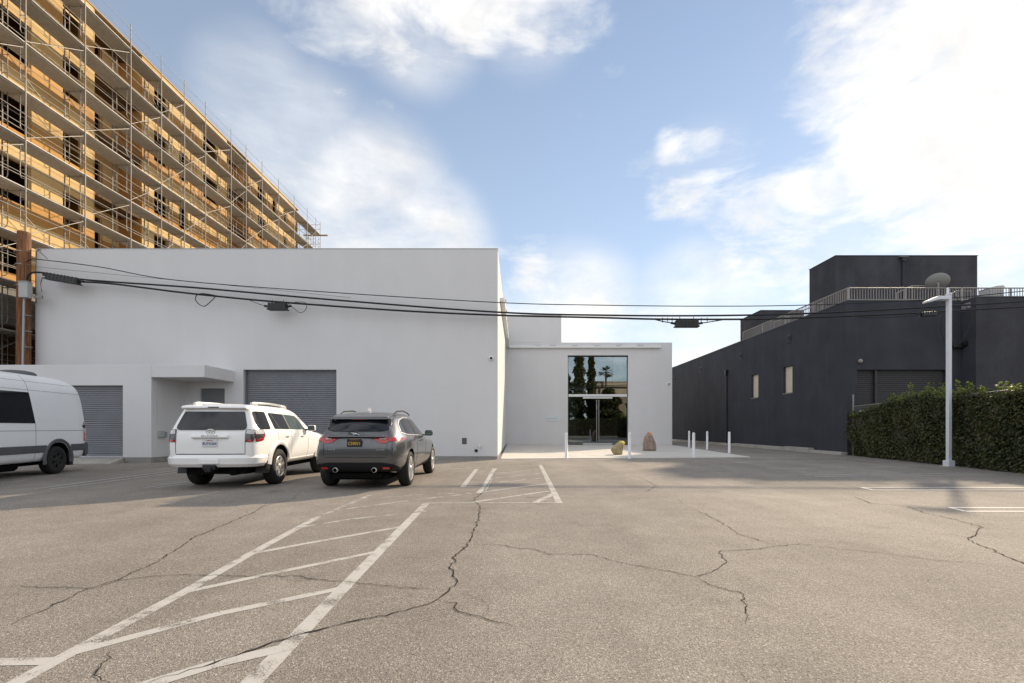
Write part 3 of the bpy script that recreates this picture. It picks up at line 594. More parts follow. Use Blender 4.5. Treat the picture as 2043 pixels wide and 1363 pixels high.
m = MB(); m.bb(BX - .02, BX + .27, BY - .02, 48, BZ + .001, BZ + .04); m.bb(BX + .271, 20.21, BY - .02, BY + .27, BZ + .001, BZ + .04); m.bb(20.212, 30, 21.28, 21.57, 7.001, 7.04); m.build('coping', simple('coping_grey', (.10, .10, .10), .6), db)
for (y0, y1, z0, z1) in WN:
    w = MB()
    for a in ((y0, y0 + .04, z0, z1), (y1 - .04, y1, z0, z1)): w.bb(BX + .12, BX + .18, *a)
    w.bb(BX + .12, BX + .18, y0 + .04, y1 - .04, z1 - .04, z1); w.bb(BX + .12, BX + .18, y0 + .04, y1 - .04, z0, z0 + .04); wo = w.build('window', M['rail'], db)
    p = MB(); p.bb(BX + .145, BX + .155, y0 + .04, y1 - .04, z0 + .04, z1 - .04); p.build('pane', M['cream'], wo)
    p = MB(); p.bb(BX - .02, BX + .12, y0 - .01, y1 + .01, z0 - .035, z0 - .001); p.build('sill', M['rail'], wo)
roller(gd[0], gd[1], .02, 3.88, BY + .16, .095, M['darkshutter'], db)
m = MB(); x = at(1750, 800, BY).x; m.bb(x - .05, x + .05, BY + .06, BY + .125, .02, 3.85); m.build('door_post', M['darkshutter'], db)
m = MB(); yd = BX * F / (1451 - VX); m.path([(BX - .05, yd, .02), (BX - .06, yd, 5.0)], .05, 10); m.prism([(yd - .16, 5.35), (yd + .16, 5.35), (yd + .07, 4.95), (yd - .07, 4.95)], BX - .17, BX - .004, 'X'); dp = m.build('downspout', M['black'], db)
for z in (1.2, 2.6, 4.0): q = MB(); q.bb(BX - .12, BX - .002, yd - .07, yd + .07, z, z + .04); q.build('strap', M['black'], dp)
for (x, y, s) in ((1575, 676, .46), (1478, 711, .44), (1398, 738, .44), (1346, 757, .4)):
    yy = BX * F / (x - VX); zz = CH + (VY - y) / F * yy; q = MB(); q.bb(BX - .015, BX + .004, yy - s / 2, yy + s / 2, zz - s / 2, zz + s / 2); vv = q.build('wall_vent', M['black'], db)
    for k in range(5): q = MB(); q.bb(BX - .04, BX - .014, yy - s / 2 + .02, yy + s / 2 - .02, zz - s / 2 + .03 + k * s / 5.5, zz - s / 2 + .06 + k * s / 5.5); q.build('louvre', M['char'], vv)
    q = MB(); q.lathe([(.0, -.05), (.05, -.05), (.08, -.015), (.085, 0)], 14, (BX - .04, yy - .02, zz + .03), 'X'); q.build('hood', M['charflat'], vv)
# rooftop blocks
m = MB(); tx0, tx1, tz = at(1667, 511, 29.5).x, at(1950, 511, 29.5).x, at(1667, 511, 29.5).z; m.bb(tx0, tx1, 29.5, 32.15, 6.85, tz); tw = m.bevelled('rooftop_block', M['charflat'], .012, db)
q = MB(); q.bb(tx0 - .02, tx1 + .02, 29.48, 32.17, tz + .001, tz + .05); q.build('coping', M['char'], tw)
q = MB(); xx = at(1803, 560, 29.4).x; q.path([(xx, 29.43, 6.9), (xx, 29.43, tz - .35)], .07, 10); q.prism([(xx - .16, tz - .12), (xx + .16, tz - .12), (xx + .09, tz - .38), (xx - .09, tz - .38)], 29.3, 29.496, 'Y'); q.build('downspout', M['char'], tw)
q = MB(); q.bb(xx - .3, xx + .22, 29.28, 29.496, tz - .10, tz - .07); q.build('scupper', M['rail'], tw)
m = MB(); m.bb(15.45, 18.2, 30.7, 33.5, 6.85, 8.66); sb = m.bevelled('rooftop_block', M['charflat'], .012, db); q = MB(); q.bb(15.43, 18.22, 30.68, 33.52, 8.661, 8.71); q.build('coping', M['char'], sb)
# terrace railing, each bar a piece
def railing(p, q, z0, z1, par, sp=.124, posts=2.4):
    p = Vector(p); q = Vector(q); d = (q - p); Ln = d.length; u = d.normalized()
    r = MB(); r.path([(p.x, p.y, z1), (q.x, q.y, z1)], .030, 8); r.path([(p.x, p.y, z0), (q.x, q.y, z0)], .022, 6); ro = r.build('railing', M['rail'], par)
    b = MB(); b.box((0, 0, (z1 - z0) / 2), (.020, .020, z1 - z0)); bm_ = b.mesh('bar', M['rail'])
    c = MB(); c.box((0, 0, (z1 - z0 + .1) / 2 - .1), (.05, .05, z1 - z0 + .1)); cm = c.mesh('post', M['rail']); base = wloc(ro); n = int(Ln / sp)
    for k in range(1, n): link('bar', bm_, ro, Vector((p.x + u.x * k * Ln / n, p.y + u.y * k * Ln / n, z0)) - base)
    n2 = max(1, round(Ln / posts))
    for k in range(n2 + 1): link('post', cm, ro, Vector((p.x + u.x * k * Ln / n2, p.y + u.y * k * Ln / n2, z0)) - base)
railing((15.12, 22.12, 0), (15.12, 32.4, 0), 7.10, 7.63, db); railing((15.17, 22.12, 0), (20.3, 22.12, 0), 7.10, 7.63, db); railing((20.35, 22.12, 0), (27, 22.12, 0), 7.10, 7.63, db)
m = MB()   # inner guard frames of the terrace
for (a, b, c_, h) in ((18.95, 19.7, 23.2, 8.05), (20.9, 21.6, 23.0, 7.75)):
    m.path([(a - .75, c_, h - .35), (a, c_, h), (b, c_, h), (b, c_, 7.0)], .022, 6); m.path([(a, c_, h), (a, c_, 6.85)], .022, 6); m.path([(a - .75, c_, h - .35), (a - .75, c_, 6.85)], .022, 6)
for (a, h) in ((27.6, 7.6), (24.6, 7.6)): m.path([(15.5, a, 6.9), (15.5, a, h), (15.5, a + 1.6, h), (15.5, a + 1.6, 6.9)], .03, 6)
m.build('guard_frame', M['rail'], db)
# fittings of the charcoal building
c = at(1714, 721, BY); fl = thing('wall_lamp', 'small round floodlight on the charcoal wall over the wide shutter', 'lamp', (c.x, BY, c.z)); m = MB(); m.lathe([(0, -.16), (.07, -.15), (.10, -.10), (.09, -.03), (.05, 0)], 16, (c.x, BY, c.z), 'Y'); m.build('housing', M['rail'], fl)
c = at(1908, 690, BY); mt = thing('service_mast', 'black meter and cable bracket on the charcoal wall corner', 'meter', (c.x, BY, c.z)); m = MB(); m.cbox((c.x, BY - .09, c.z), (.55, .18, .22), .02); m.lathe([(.11, -.27), (.13, -.18), (.13, 0)], 16, (c.x + .22, BY - .05, c.z + .05), 'Y'); m.lathe([(0, -.27), (.11, -.27)], 16, (c.x + .22, BY - .05, c.z + .05), 'Y'); m.build('meter_box', M['black'], mt)
sdish = thing('satellite_dish', 'grey satellite dish on a short mast on the charcoal roof terrace', 'dish', (at(1872, 580, 22.8).x, 22.8, 6.85))
q = Vector((.42, .72, .46)).normalized().to_track_quat('Z', 'Y').to_matrix(); d_ = MB(); o = Vector((0, 0, 1.25)); vs = []
for i in range(6):
    for k in range(24): r = .47 * i / 5 + .001; a = 2 * math.pi * k / 24; vs.append(o + q @ Vector((math.cos(a) * r, math.sin(a) * r * .86, .16 * (i / 5) ** 2)))
d_.add(vs, [(i * 24 + k, i * 24 + (k + 1) % 24, (i + 1) * 24 + (k + 1) % 24, (i + 1) * 24 + k) for i in range(5) for k in range(24)], 0, True); dish = d_.build('reflector', simple('dish_grey', (.22, .22, .20), .5), sdish, True)
sol = dish.modifiers.new('t', 'SOLIDIFY'); sol.thickness = .015
d_ = MB(); d_.tube((0, 0, 0), (0, 0, 1.2), .035); d_.path([o + q @ Vector((0, -.42, .12)), o + q @ Vector((0, -.25, .45)), o + q @ Vector((0, -.05, .62))], .018); d_.cbox(o + q @ Vector((0, -.03, .64)), (.08, .08, .16), .01, q); d_.build('mast', M['rail'], sdish, True)
ac = thing('roof_unit', 'pale grey louvred condenser unit on the roof terrace behind the railing', 'air conditioner', (at(1977, 590, 23.3).x, 23.3, 6.85))
d_ = MB(); d_.cbox((0, 0, .55), (.66, .6, 1.0), .04); body = d_.build('casing', M['boxgrey'], ac, True); d_ = MB()
for k in range(9): d_.bb(-.30 + k * .07, -.28 + k * .07, -.315, -.30, .15, .95)
d_.build('louvre', M['conduit'], body, True)
d_ = MB(); d_.prism([(-.36, 1.05), (.36, 1.05), (.30, 1.16), (-.05, 1.13)], -.32, .32, 'Y'); d_.build('lid', M['boxgrey'], ac, True)
# ================================================================== TIMBER BUILDING UNDER CONSTRUCTION
tb = thing('timber_building', 'tall half-built apartment block sheathed in golden plywood panels behind scaffolding', 'building', (-21.5, 30, 0))
TX = -21.5; Y0, Y1 = 16.5, 47.5; ZT = 22.55; ST = 3.1
floors = [7.25 + ST * k for k in range(5)]                  # 7.55 ... 19.95
cols_w = [(a * .977, b * .977) for a, b in [(18.2, 19.0), (20.0, 21.9), (23.4, 24.5), (25.9, 27.2), (29.3, 30.5), (31.5, 32.3), (33.9, 35.6), (37.4, 38.6), (41.0, 42.3), (43.5, 44.3), (45.6, 46.3)]]
recess = [(24.6, 27.7), (35.8, 38.7)]
def wins(fi, f):
    out = []
    for i, (a, b) in enumerate(cols_w):
        if (i * 3 + fi * 5) % 7 == 0 and i > 3: continue
        tall = i in (3, 7)
        out.append((a, b, f + (.05 if tall else .55), f + 2.35 - (.25 if (i + fi) % 3 == 0 else 0)))
    return out
def x_at(y): return TX - 1.3 if any(a < y < b for a, b in recess) else TX
pan = 0
for fi, f in enumerate(floors):
    W = wins(fi, f); ztop = f + ST if fi < 4 else ZT
    bands = [(f, f + 1.18), (f + 1.19, ztop - .02)]
    ys = [Y0]
    while ys[-1] < Y1 - .6: ys.append(min(Y1, ys[-1] + 1.6))
    for (a, b) in recess: ys += [a, b]
    ys = sorted(set(round(y, 3) for y in ys)); ys = [y for i, y in enumerate(ys) if i == 0 or y - ys[i - 1] > .05]
    for bi, (z0, z1) in enumerate(bands):
        for a, b in zip(ys, ys[1:]):
            xx = x_at((a + b) / 2); cut = [w for w in W if w[0] < b and w[1] > a and w[2] < z1 and w[3] > z0]
            yy = sorted({a + .003, b - .003, *[min(max(v, a + .003), b - .003) for w in cut for v in w[:2]]}); zz = sorted({z0, z1, *[min(max(v, z0), z1) for w in cut for v in w[2:]]})
            p = MB(); n = 0; jut = random.uniform(0, .012)
            for i in range(len(yy) - 1):
                for j in range(len(zz) - 1):
                    cy, cz = (yy[i] + yy[i + 1]) / 2, (zz[j] + zz[j + 1]) / 2
                    if yy[i + 1] - yy[i] < .004 or any(w[0] < cy < w[1] and w[2] < cz < w[3] for w in cut): continue
                    p.bb(xx - .05, xx + jut, yy[i], yy[i + 1], zz[j], zz[j + 1]); n += 1
            if n: p.build('panel', M['osb2' if (bi == 0) ^ (fi == 4 and bi == 1 and False) else 'osb'], tb); pan += 1
    for (a, b) in recess:
        for y in (a, b):
            p = MB(); p.bb(TX - 1.3, TX - .052, y - .03, y + .03, f, ztop - .02); p.build('panel', M['osb2'], tb)
    for (a, b, z0, z1) in W:      # rough openings: studs and brace boards
        xx = x_at((a + b) / 2); s = MB()
        for y in (a + .04, b - .04): s.bb(xx - .16, xx - .052, y - .04, y + .04, z0, z1)
        s.bb(xx - .16, xx - .052, a, b, z0 - .08, z0); s.bb(xx - .16, xx - .052, a, b, z1, z1 + .09); so = s.build('window_frame', M['lumber'], tb)
        if random.random() < .6: s = MB(); zb = z0 + (z1 - z0) * random.uniform(.35, .6); s.bb(xx - .05, xx - .01, a - .1, b + .1, zb, zb + .09); s.build('brace_board', M['lumber'], so)
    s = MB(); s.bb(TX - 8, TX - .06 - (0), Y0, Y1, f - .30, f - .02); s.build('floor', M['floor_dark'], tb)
    s = MB()
    for k in range(18): yy_ = Y0 + 1 + k * 1.8 + random.uniform(-.3, .3); s.bb(TX - 3.2, TX - 3.06, yy_, yy_ + .09, f, f + ST - .3)
    s.build('stud_row', M['lumber'], tb)
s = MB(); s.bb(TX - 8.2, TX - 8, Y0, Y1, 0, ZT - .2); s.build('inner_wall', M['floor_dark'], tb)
s = MB(); s.bb(TX - 8, TX - .06, Y1 - .1, Y1, 0, ZT); s.build('end_wall', M['osb'], tb)
s = MB(); s.bb(TX - 8, TX - .06, Y0 - .1, Y0, 0, ZT); s.build('end_wall', M['osb'], tb)
s = MB(); s.bb(TX - 8, TX - .055, Y0, Y1, ZT - .45, ZT - .2); s.build('roof', M['floor_dark'], tb)
s = MB(); s.bb(TX - .25, TX + .05, Y0, Y1, ZT + .001, ZT + .06); s.build('parapet_cap', M['lumber'], tb)
s = MB(); s.bb(TX - .4, TX, Y0, Y1, 5.6, 7.2); s.build('podium_wall', M['grayconc'], tb)
for k in range(7): s = MB(); yy_ = Y0 + 1.2 + k * 5; s.bb(TX - .7, TX - .1, yy_, yy_ + .6, 0, 5.6); s.build('podium_column', M['grayconc'], tb)

# ================================================================== SCAFFOLD
sc = thing('scaffold', 'galvanised steel frame scaffold with corrugated decks against the timber building', 'scaffold', (-20.2, 30, 0))
SX, SI = -20.2, -21.16
px = [51, 170, 261, 322, 368, 410, 461, 491, 523, 556, 587, 613, 630, 639]
PY = [17.1] + [-SX * F / (VX - x) for x in px]
LIFT = 1.99; decks = [21.05 - LIFT * k for k in range(10)]
base = wloc(sc); wd = SX - SI
fm = MB(); h = LIFT
for x in (0, -wd): fm.tube((x, 0, 0), (x, 0, h), .026, 8)
for s_, x in ((-1, 0), (1, -wd)):
    xa = x + s_ * .22; fm.path([(xa, 0, h - .05), (xa, 0, .55), (xa - s_ * .04, 0, .42), (xa - s_ * .12, 0, .38), (x, 0, .38)], .017, 6)
    for z in (.75, 1.12, 1.5): fm.tube((x, 0, z), (xa, 0, z), .013, 6)
fm.tube((0, 0, h - .12), (-wd, 0, h - .12), .018, 8); fme = fm.mesh('frame', M['galv'])
pk = MB()   # three corrugated planks, unit length along y
for i in range(2):
    x0 = -.03 - i * .44; pts = []; nn = 4
    for k in range(nn):
        a = x0 - k * .43 / nn; w_ = .43 / nn; pts += [(a, 0), (a - w_ * .45, 0), (a - w_ * .5, -.055), (a - w_ * .95, -.055)]
    pts.append((x0 - .43, 0)); up = [(a, z + .012) for a, z in reversed(pts)]
    vs = [(a, y, z) for y in (0, 1) for a, z in pts]; n = len(pts); pk.add(vs, [(k, k + 1, n + k + 1, n + k) for k in range(n - 1)])
    pk.add([(a, y, .03) for y in (0, 1) for a in (x0, x0 - .43)], [(0, 1, 3, 2)])
pk.bb(-.03, -.0, 0, 1, -.02, .014); pk.bb(-.92, -.90, 0, 1, -.05, .03); pme = pk.mesh('deck_plank', M['deck'])
gr = MB()
for z in (.52, 1.0): gr.tube((.028, 0, z), (.028, 1, z), .013, 6, cap=False)
gme = gr.mesh('guard_rail', M['galv'])
br = MB(); br.tube((0, 0, .05), (0, 1, LIFT - .2), .010, 6, cap=False); bme = br.mesh('brace', M['galv'])
br = MB(); br.tube((0, 0, LIFT - .2), (0, 1, .05), .010, 6, cap=False); bme2 = br.mesh('brace', M['galv'])
gi = MB(); gi.tube((0, 0, .9), (0, 1, .9), .017, 6, cap=False); gi.tube((0, 0, 1.45), (0, 1, 1.45), .015, 6, cap=False); gim = gi.mesh('inner_rail', M['galv'])
for j, z in enumerate(decks):
    for y in PY:
        o = link('frame', fme, sc, Vector((SX, y, z - LIFT)) - base)
    for a, b in zip(PY, PY[1:]):
        for nm, me, x, zz in (('deck_plank', pme, SX, z), ('guard_rail', gme, SX, z), ('inner_rail', gim, SI, z)):
            if nm == 'inner_rail' and j == 0: continue
            o = link(nm, me, sc, Vector((x, a, zz)) - base); o.scale = (1, b - a, 1)
        if j < 9 and (j + PY.index(a)) % 2 == 0: o = link('brace', bme, sc, Vector((SX - .03, a, z - LIFT)) - base); o.scale = (1, b - a, 1)
        if j < 9 and (j + int(a)) % 3 == 0: o = link('brace', bme2, sc, Vector((SI + .03, a, z - LIFT)) - base); o.scale = (1, b - a, 1)
tp = MB(); tp.tube((0, 0, 0), (0, 0, 1.28), .024, 8); tpm = tp.mesh('guard_post', M['galv'])
for y in PY: link('guard_post', tpm, sc, Vector((SX, y, decks[0])) - base)
ot = MB(); ot.path([(0, 0, 0), (0.0, -.55, .28)], .016); otm = ot.mesh('stub', M['galv'])
# end return of the scaffold round the far corner
for k, z in enumerate(decks[:9]):
    e = MB(); e.tube((SX, PY[-1] + .02, z + 1.0), (SX - 2.4, PY[-1] + .02, z + 1.0), .019, 6); e.tube((SX, PY[-1] + .02, z + .52), (SX - 2.4, PY[-1] + .02, z + .52), .019, 6); e.build('end_rail', M['galv'], sc)
    e = MB(); e.bb(SX - 1.8, SX + .7, PY[-1] + .03, PY[-1] + .30, z - .06, z + .0); e.build('end_plank', M['lumber'], sc)
    for x in (SX - 1.2, SX - 2.3): e = MB(); e.tube((x, PY[-1], z - LIFT), (x, PY[-1], z), .026, 8); e.build('end_post', M['galv'], sc)

# ================================================================== UTILITY POLE AND CABLES
PD = 18.62; PXX = -19.03
up_ = thing('utility_pole', 'weathered brown wooden utility pole beside the white building corner', 'utility pole', (PXX, PD, 0))
m = MB(); m.lathe([(.0, -.02), (.225, 0), (.22, 2.5), (.21, 5.5), (.202, 8.72), (.19, 8.77), (0, 8.78)], 24, (PXX, PD, 0)); po = m.build('shaft', M['wood'], up_)
for v in po.data.vertices: v.co.x += .0 + .005 * v.co.z
b0, b1 = at(43, 564, PD - .3), at(61, 595, PD - .3)
m = MB(); m.cbox(((b0.x + b1.x) / 2, PD - .32, (b0.z + b1.z) / 2), (b1.x - b0.x, .22, b0.z - b1.z), .02); m.bb(b0.x - .01, b1.x + .01, PD - .45, PD - .2, b0.z - .001, b0.z + .025); m.build('service_box', M['boxgrey'], up_)
m = MB(); m.path([(b0.x + .08, PD - .28, b1.z), (b0.x + .07, PD - .28, 6.0), (b0.x + .0, PD - .27, 3.2), (b0.x - .01, PD - .27, 0)], .035, 8); cd_ = m.build('conduit', M['conduit'], up_)
for z in (4.3, 4.9, 5.5): q = MB(); q.bb(b0.x + .04, b0.x + .22, PD - .27, PD - .1, z, z + .03); q.build('bracket', M['galv'], cd_)
m = MB()
for z in (6.7, 7.5, 8.0): m.tube((PXX - .30, PD - .05, z), (PXX + .30, PD - .05, z), .018, 6); m.lathe([(.225, z - .02), (.225, z + .02)], 20, (PXX, PD, 0))
c = at(80, 593, PD - .2); m.box((c.x - .05, PD - .22, c.z), (.32, .06, .10)); m.build('hardware', M['galv'], up_)
m = MB(); a = at(72, 500, PD - .24); m.path([at(82, 502, PD - .24), at(78, 498, PD - .24), at(73, 502, PD - .24), at(72, 515, PD - .24), at(71, 560, PD - .24), at(72, 605, PD - .24)], .012, 6)
m.path([at(95, 517, PD - .24), at(84, 507, PD - .24), at(76, 500, PD - .24), at(82, 498, PD - .24)], .010, 6); m.path([at(85, 553, PD - .24), at(81, 565, PD - .24), at(83, 582, PD - .24)], .012, 6); m.build('riser_cable', M['cable'], up_)
def smooth(pts, n=10):
    P = [Vector(p) for p in pts]; out = []
    for i in range(len(P) - 1):
        a, b, c, d = P[max(i - 1, 0)], P[i], P[i + 1], P[min(i + 2, len(P) - 1)]
        for k in range(n): t = k / n; out.append(.5 * ((2 * b) + (c - a) * t + (2 * a - 5 * b + 4 * c - d) * t * t + (3 * b - a - 3 * c + d) * t ** 3))
    return out + [P[-1]]
CD = 18.45
def cable(pts, r, label, D=CD):
    m = MB(); m.path(smooth([at(x, y, D) for x, y in pts], 8), r, 6); return tag(m.build('cable', M['cable']), label, 'cable', None)
cable([(52, 523), (62, 518), (80, 518), (200, 533), (350, 559), (655, 583), (1000, 604), (1200, 609), (1400, 611), (1600, 609), (1850, 598), (2050, 580), (2300, 552)], .017, 'topmost thin black overhead wire strung from the utility pole')
cable([(52, 562), (57, 550), (66, 544), (90, 545), (150, 556), (230, 563), (400, 575), (660, 598), (993, 623), (1200, 629), (1400, 630), (1600, 626), (1800, 616), (2043, 601), (2300, 580)], .035, 'upper of the two thick black overhead cables', CD + .1)
cable([(160, 562), (230, 567), (340, 581), (430, 591), (560, 603), (800, 620), (993, 629), (1200, 634), (1320, 637), (1500, 637), (1600, 634), (1800, 626), (1950, 617), (2043, 612), (2300, 597)], .037, 'lower of the two thick black overhead cables')
cable([(70, 532), (200, 545), (420, 566), (700, 594)], .006, 'hair-thin wire running close to the white wall under the topmost wire', CD + .2)
cable([(1300, 636), (1325, 642), (1350, 645), (1395, 645), (1425, 641), (1450, 637)], .020, 'short sagging black cable carrying the closure between the buildings', CD - .06)
cable([(1700, 631), (1750, 634), (1836, 629), (1870, 626), (1950, 620)], .016, 'short dark cable under the grey closure before the charcoal wall', CD - .06)
cable([(430, 592), (418, 604), (408, 611), (397, 607), (390, 597), (394, 588), (408, 586), (432, 590)], .016, 'small hanging black slack loop to the left of the hanging closure', CD - .05)
cable([(572, 604), (585, 614), (598, 624), (609, 619), (612, 608), (606, 603), (588, 603)], .010, 'thin round slack loop of cable beside the closure before the roll-up door', CD - .05)
cable([(495, 598), (515, 606), (530, 611)], .012, 'short pair of leads entering the black closure above the roll-up door', CD - .05)
cable([(1906, 592), (1915, 602), (1928, 612), (1936, 632), (1932, 655), (1918, 680), (1912, 688)], .014, 'thin pale drop cable hanging down the charcoal corner from the overhead line', 21.2)
cable([(1900, 690), (1884, 680), (1877, 655), (1880, 635), (1890, 622)], .014, 'dark drop loop on the charcoal wall behind the lamp post', 21.6)
def closure(x0, y0, x1, y1, rad, label, D=CD - .06, ribs=6, mat='black', hung=True):
    a, b = at(x0, y0, D), at(x1, y1, D); t = thing('splice_closure', label, 'cable closure', (a + b) / 2); u = (b - a); Ln = u.length; q = u.normalized().to_track_quat('X', 'Z').to_matrix(); h = Ln / 2
    m = MB(); m.cbox((0, 0, 0), (Ln, rad * 1.6, rad * 1.7), rad * .3); m.cbox((0, 0, -rad * .75), (Ln * 1.06, rad * 1.9, rad * .35), .02); vsx = [q @ Vector(v) for v in m.v]; m.v = [tuple(v) for v in vsx]; m.build('shell', M[mat], t, True)
    m = MB()
    for k in range(ribs): m.cbox((-h + Ln * (k + .5) / ribs, 0, 0), (.03, rad * 1.75, rad * 1.85), .01)
    for s in (-1, 1): m.tube((s * h, 0, 0), (s * (h + .16), 0, .03), rad * .3, 8)
    if hung:
        for s in (-.6, .6): m.tube((s * h, 0, rad * .8), (s * h, 0, rad * .8 + .14), .012, 6)
    m.v = [tuple(q @ Vector(v)) for v in m.v]; m.build('rib', M[mat], t, True)
closure(94, 551, 158, 562, .14, 'long ribbed black cable closure next to the wooden pole', ribs=9, hung=False)
closure(536, 612, 573, 612, .15, 'black box-like cable closure hanging before the white wall above the roll-up door')
closure(1347, 646, 1393, 646, .15, 'black cable closure hanging against the sky between the two buildings')
closure(1838, 627, 1867, 626, .09, 'small dark grey cable closure before the charcoal wall')
t = MB()
for x in (1322, 1332, 1341, 1399, 1411): t.tube(at(x, 634, CD - .05), at(x, 644, CD - .05), .014, 6)
tag(t.build('cable_spacer', M['cable']), 'short black spacers clipped between cable and sagging lead beside the hanging closure', 'clip')

# ================================================================== LIGHT POLE, BOLLARDS, ROCKS
g = gp(1893, 931); lp = thing('lamp_post', 'square white steel parking lot lamp post with flat angled head', 'lamp post', g)
m = MB(); m.cbox((0, 0, .10), (.22, .22, .20), .015, Matrix.Rotation(R(4), 3, 'Z')); m.build('base', M['polewhite'], lp, True)
m = MB(); m.bb(-.2, .2, -.2, .2, -.02, .014); m.build('grout_pad', M['kerb'], lp, True)
m = MB(); m.cbox((0, 0, 2.85), (.108, .108, 5.3), .008, Matrix.Rotation(R(4), 3, 'Z')); m.build('post', M['polewhite'], lp, True)
m = MB(); m.cbox((0, 0, 5.53), (.118, .118, .05), .006, Matrix.Rotation(R(4), 3, 'Z')); m.build('cap', M['polewhite'], lp, True)
hd = MB(); hd.prism([(-.05, 5.44), (-.42, 5.45), (-.76, 5.30), (-.75, 5.25), (-.40, 5.34), (-.05, 5.34)], -.12, .12, 'Y'); ho = hd.bevelled('lamp_head', M['polewhite'], .012, lp, True)
q = MB(); q.prism([(-.42, 5.338), (-.73, 5.25), (-.72, 5.24), (-.41, 5.328)], -.10, .10, 'Y'); q.build('lens', M['boxgrey'], ho, True)
m = MB(); m.lathe([(0, 5.75), (.035, 5.74), (.04, 5.5)], 12, (-.03, 0, 0)); m.build('photocell', M['polewhite'], lp, True)
bo = MB(); bo.lathe([(.0, -.02), (.075, 0), (.075, .012), (.058, .014), (.058, .98), (.05, 1.02), (.03, 1.045), (0, 1.05)], 20); bom = bo.mesh('bollard', M['boll'])
for x, y, lb in ((1130, 915.5, 'white steel bollard standing left of the glazed doors at the patio front edge'), (1256, 915, 'white steel bollard standing beside the lichen-topped leaning boulder'), (1384, 913.5, 'white steel bollard at the patio front edge, before the group of three'),
                 (1375, 893, 'white steel bollard farthest back, closest to the white wall end'), (1411, 897.5, 'white steel bollard in the middle of the row beside the charcoal wall'), (1455, 904.5, 'white steel bollard at the sharp front corner of the patio')):
    p = gp(x, y); o = link('bollard', bom, None, (p.x, p.y, .0 if x not in (1130, 1256, 1384) else .0)); tag(o, lb, 'bollard', 'white bollards round the patio')
def rock_mat(name, base, tip, tipdir, tipv):
    m, N, L, b = nodes(name); tc = N.new('ShaderNodeTexCoord'); P = tc.outputs['Object']
    n = N.new('ShaderNodeTexNoise'); n.inputs['Scale'].default_value = 7; n.inputs['Detail'].default_value = 9; n.inputs['Roughness'].default_value = .7; mp = N.new('ShaderNodeMapping'); mp.inputs['Scale'].default_value = (1.6, 1.6, .6); L.new(P, mp.inputs[0]); L.new(mp.outputs[0], n.inputs['Vector'])
    rp = ramp(N, base); L.new(n.outputs[0], rp.inputs[0])
    dt = N.new('ShaderNodeVectorMath'); dt.operation = 'DOT_PRODUCT'; L.new(P, dt.inputs[0]); dt.inputs[1].default_value = tipdir
    ad = N.new('ShaderNodeMath'); ad.operation = 'MULTIPLY_ADD'; L.new(n.outputs[0], ad.inputs[0]); ad.inputs[1].default_value = .25; L.new(dt.outputs['Value'], ad.inputs[2])
    mr = N.new('ShaderNodeMapRange'); L.new(ad.outputs[0], mr.inputs[0]); mr.inputs[1].default_value = tipv; mr.inputs[2].default_value = tipv + .12
    mx = N.new('ShaderNodeMixRGB'); L.new(mr.outputs[0], mx.inputs[0]); L.new(rp.outputs[0], mx.inputs[1]); mx.inputs[2].default_value = (*tip, 1); L.new(mx.outputs[0], b.inputs['Base Color']); b.inputs['Roughness'].default_value = .9
    bp = N.new('ShaderNodeBump'); bp.inputs['Strength'].default_value = .8; bp.inputs['Distance'].default_value = .03; L.new(n.outputs[0], bp.inputs['Height']); L.new(bp.outputs[0], b.inputs['Normal']); return m
def rock(outline, depth, p, mat, label, seed):
    """faceted boulder grown from its outline (x,z)"""
    from mathutils import noise as mn
    bm = bmesh.new(); n = len(outline); rings = []; cx = sum(a for a, _ in outline) / n; cz = sum(b for _, b in outline) / n
    for k, (yy, s) in enumerate(((-.5, .45), (-.42, .74), (-.2, .95), (0, 1.0), (.22, .95), (.42, .72), (.5, .42))):
        rings.append([bm.verts.new((cx + (a - cx) * s, yy * depth, cz * (1 - s) * (.55 if b < cz else .75) + b * (1 - (1 - s) * (.55 if b < cz else .75)))) for a, b in outline])
    for r0, r1 in zip(rings, rings[1:]):
        for i in range(n): bm.faces.new((r0[i], r0[(i + 1) % n], r1[(i + 1) % n], r1[i]))
    bm.faces.new(rings[0][::-1]); bm.faces.new(rings[-1]); bmesh.ops.triangulate(bm, faces=bm.faces[:]); bmesh.ops.subdivide_edges(bm, edges=bm.edges[:], cuts=2, use_grid_fill=True)
    for v in bm.verts:
        d = mn.noise(v.co * 3.1 + Vector((seed, 0, 0))) * .06 + mn.noise(v.co * 9 + Vector((seed, 3, 0))) * .028; v.co += (v.co - Vector((cx, 0, cz))).normalized() * d
        v.co.z = max(v.co.z, -.01)
    bmesh.ops.recalc_face_normals(bm, faces=bm.faces[:]); me = bpy.data.meshes.new('boulder'); bm.to_mesh(me); bm.free(); me.materials.append(mat); return tag(link('boulder', me, None, p), label, 'boulder', 'boulders on the patio')
rA = rock_mat('ochre_rock', [(.3, (.17, .13, .065)), (.5, (.33, .27, .15)), (.7, (.46, .39, .23))], (.74, .55, .05), (.55, 0, .62), .50)
rB = rock_mat('grey_red_rock', [(.3, (.14, .095, .08)), (.5, (.30, .225, .19)), (.7, (.42, .34, .29))], (.66, .16, .06), (.40, 0, .78), .77)
g = gp(1231, 907, .03); g.z = .03; rock([(-.16, 0), (.18, .0), (.26, .12), (.29, .36), (.34, .52), (.30, .60), (.12, .585), (-.10, .46), (-.27, .30), (-.26, .20), (-.20, .10)], .42, g, rA, 'small leaning ochre boulder with yellow lichen on its top corner', 3)
g = gp(1295, 899.5, .03); g.z = .03; rock([(-.34, 0), (.34, 0), (.35, .22), (.29, .48), (.17, .75), (.08, .97), (-.04, .98), (-.12, .82), (-.22, .70), (-.30, .40), (-.34, .18)], .5, g, rB, 'tall pointed grey boulder stained red at its peak', 9)

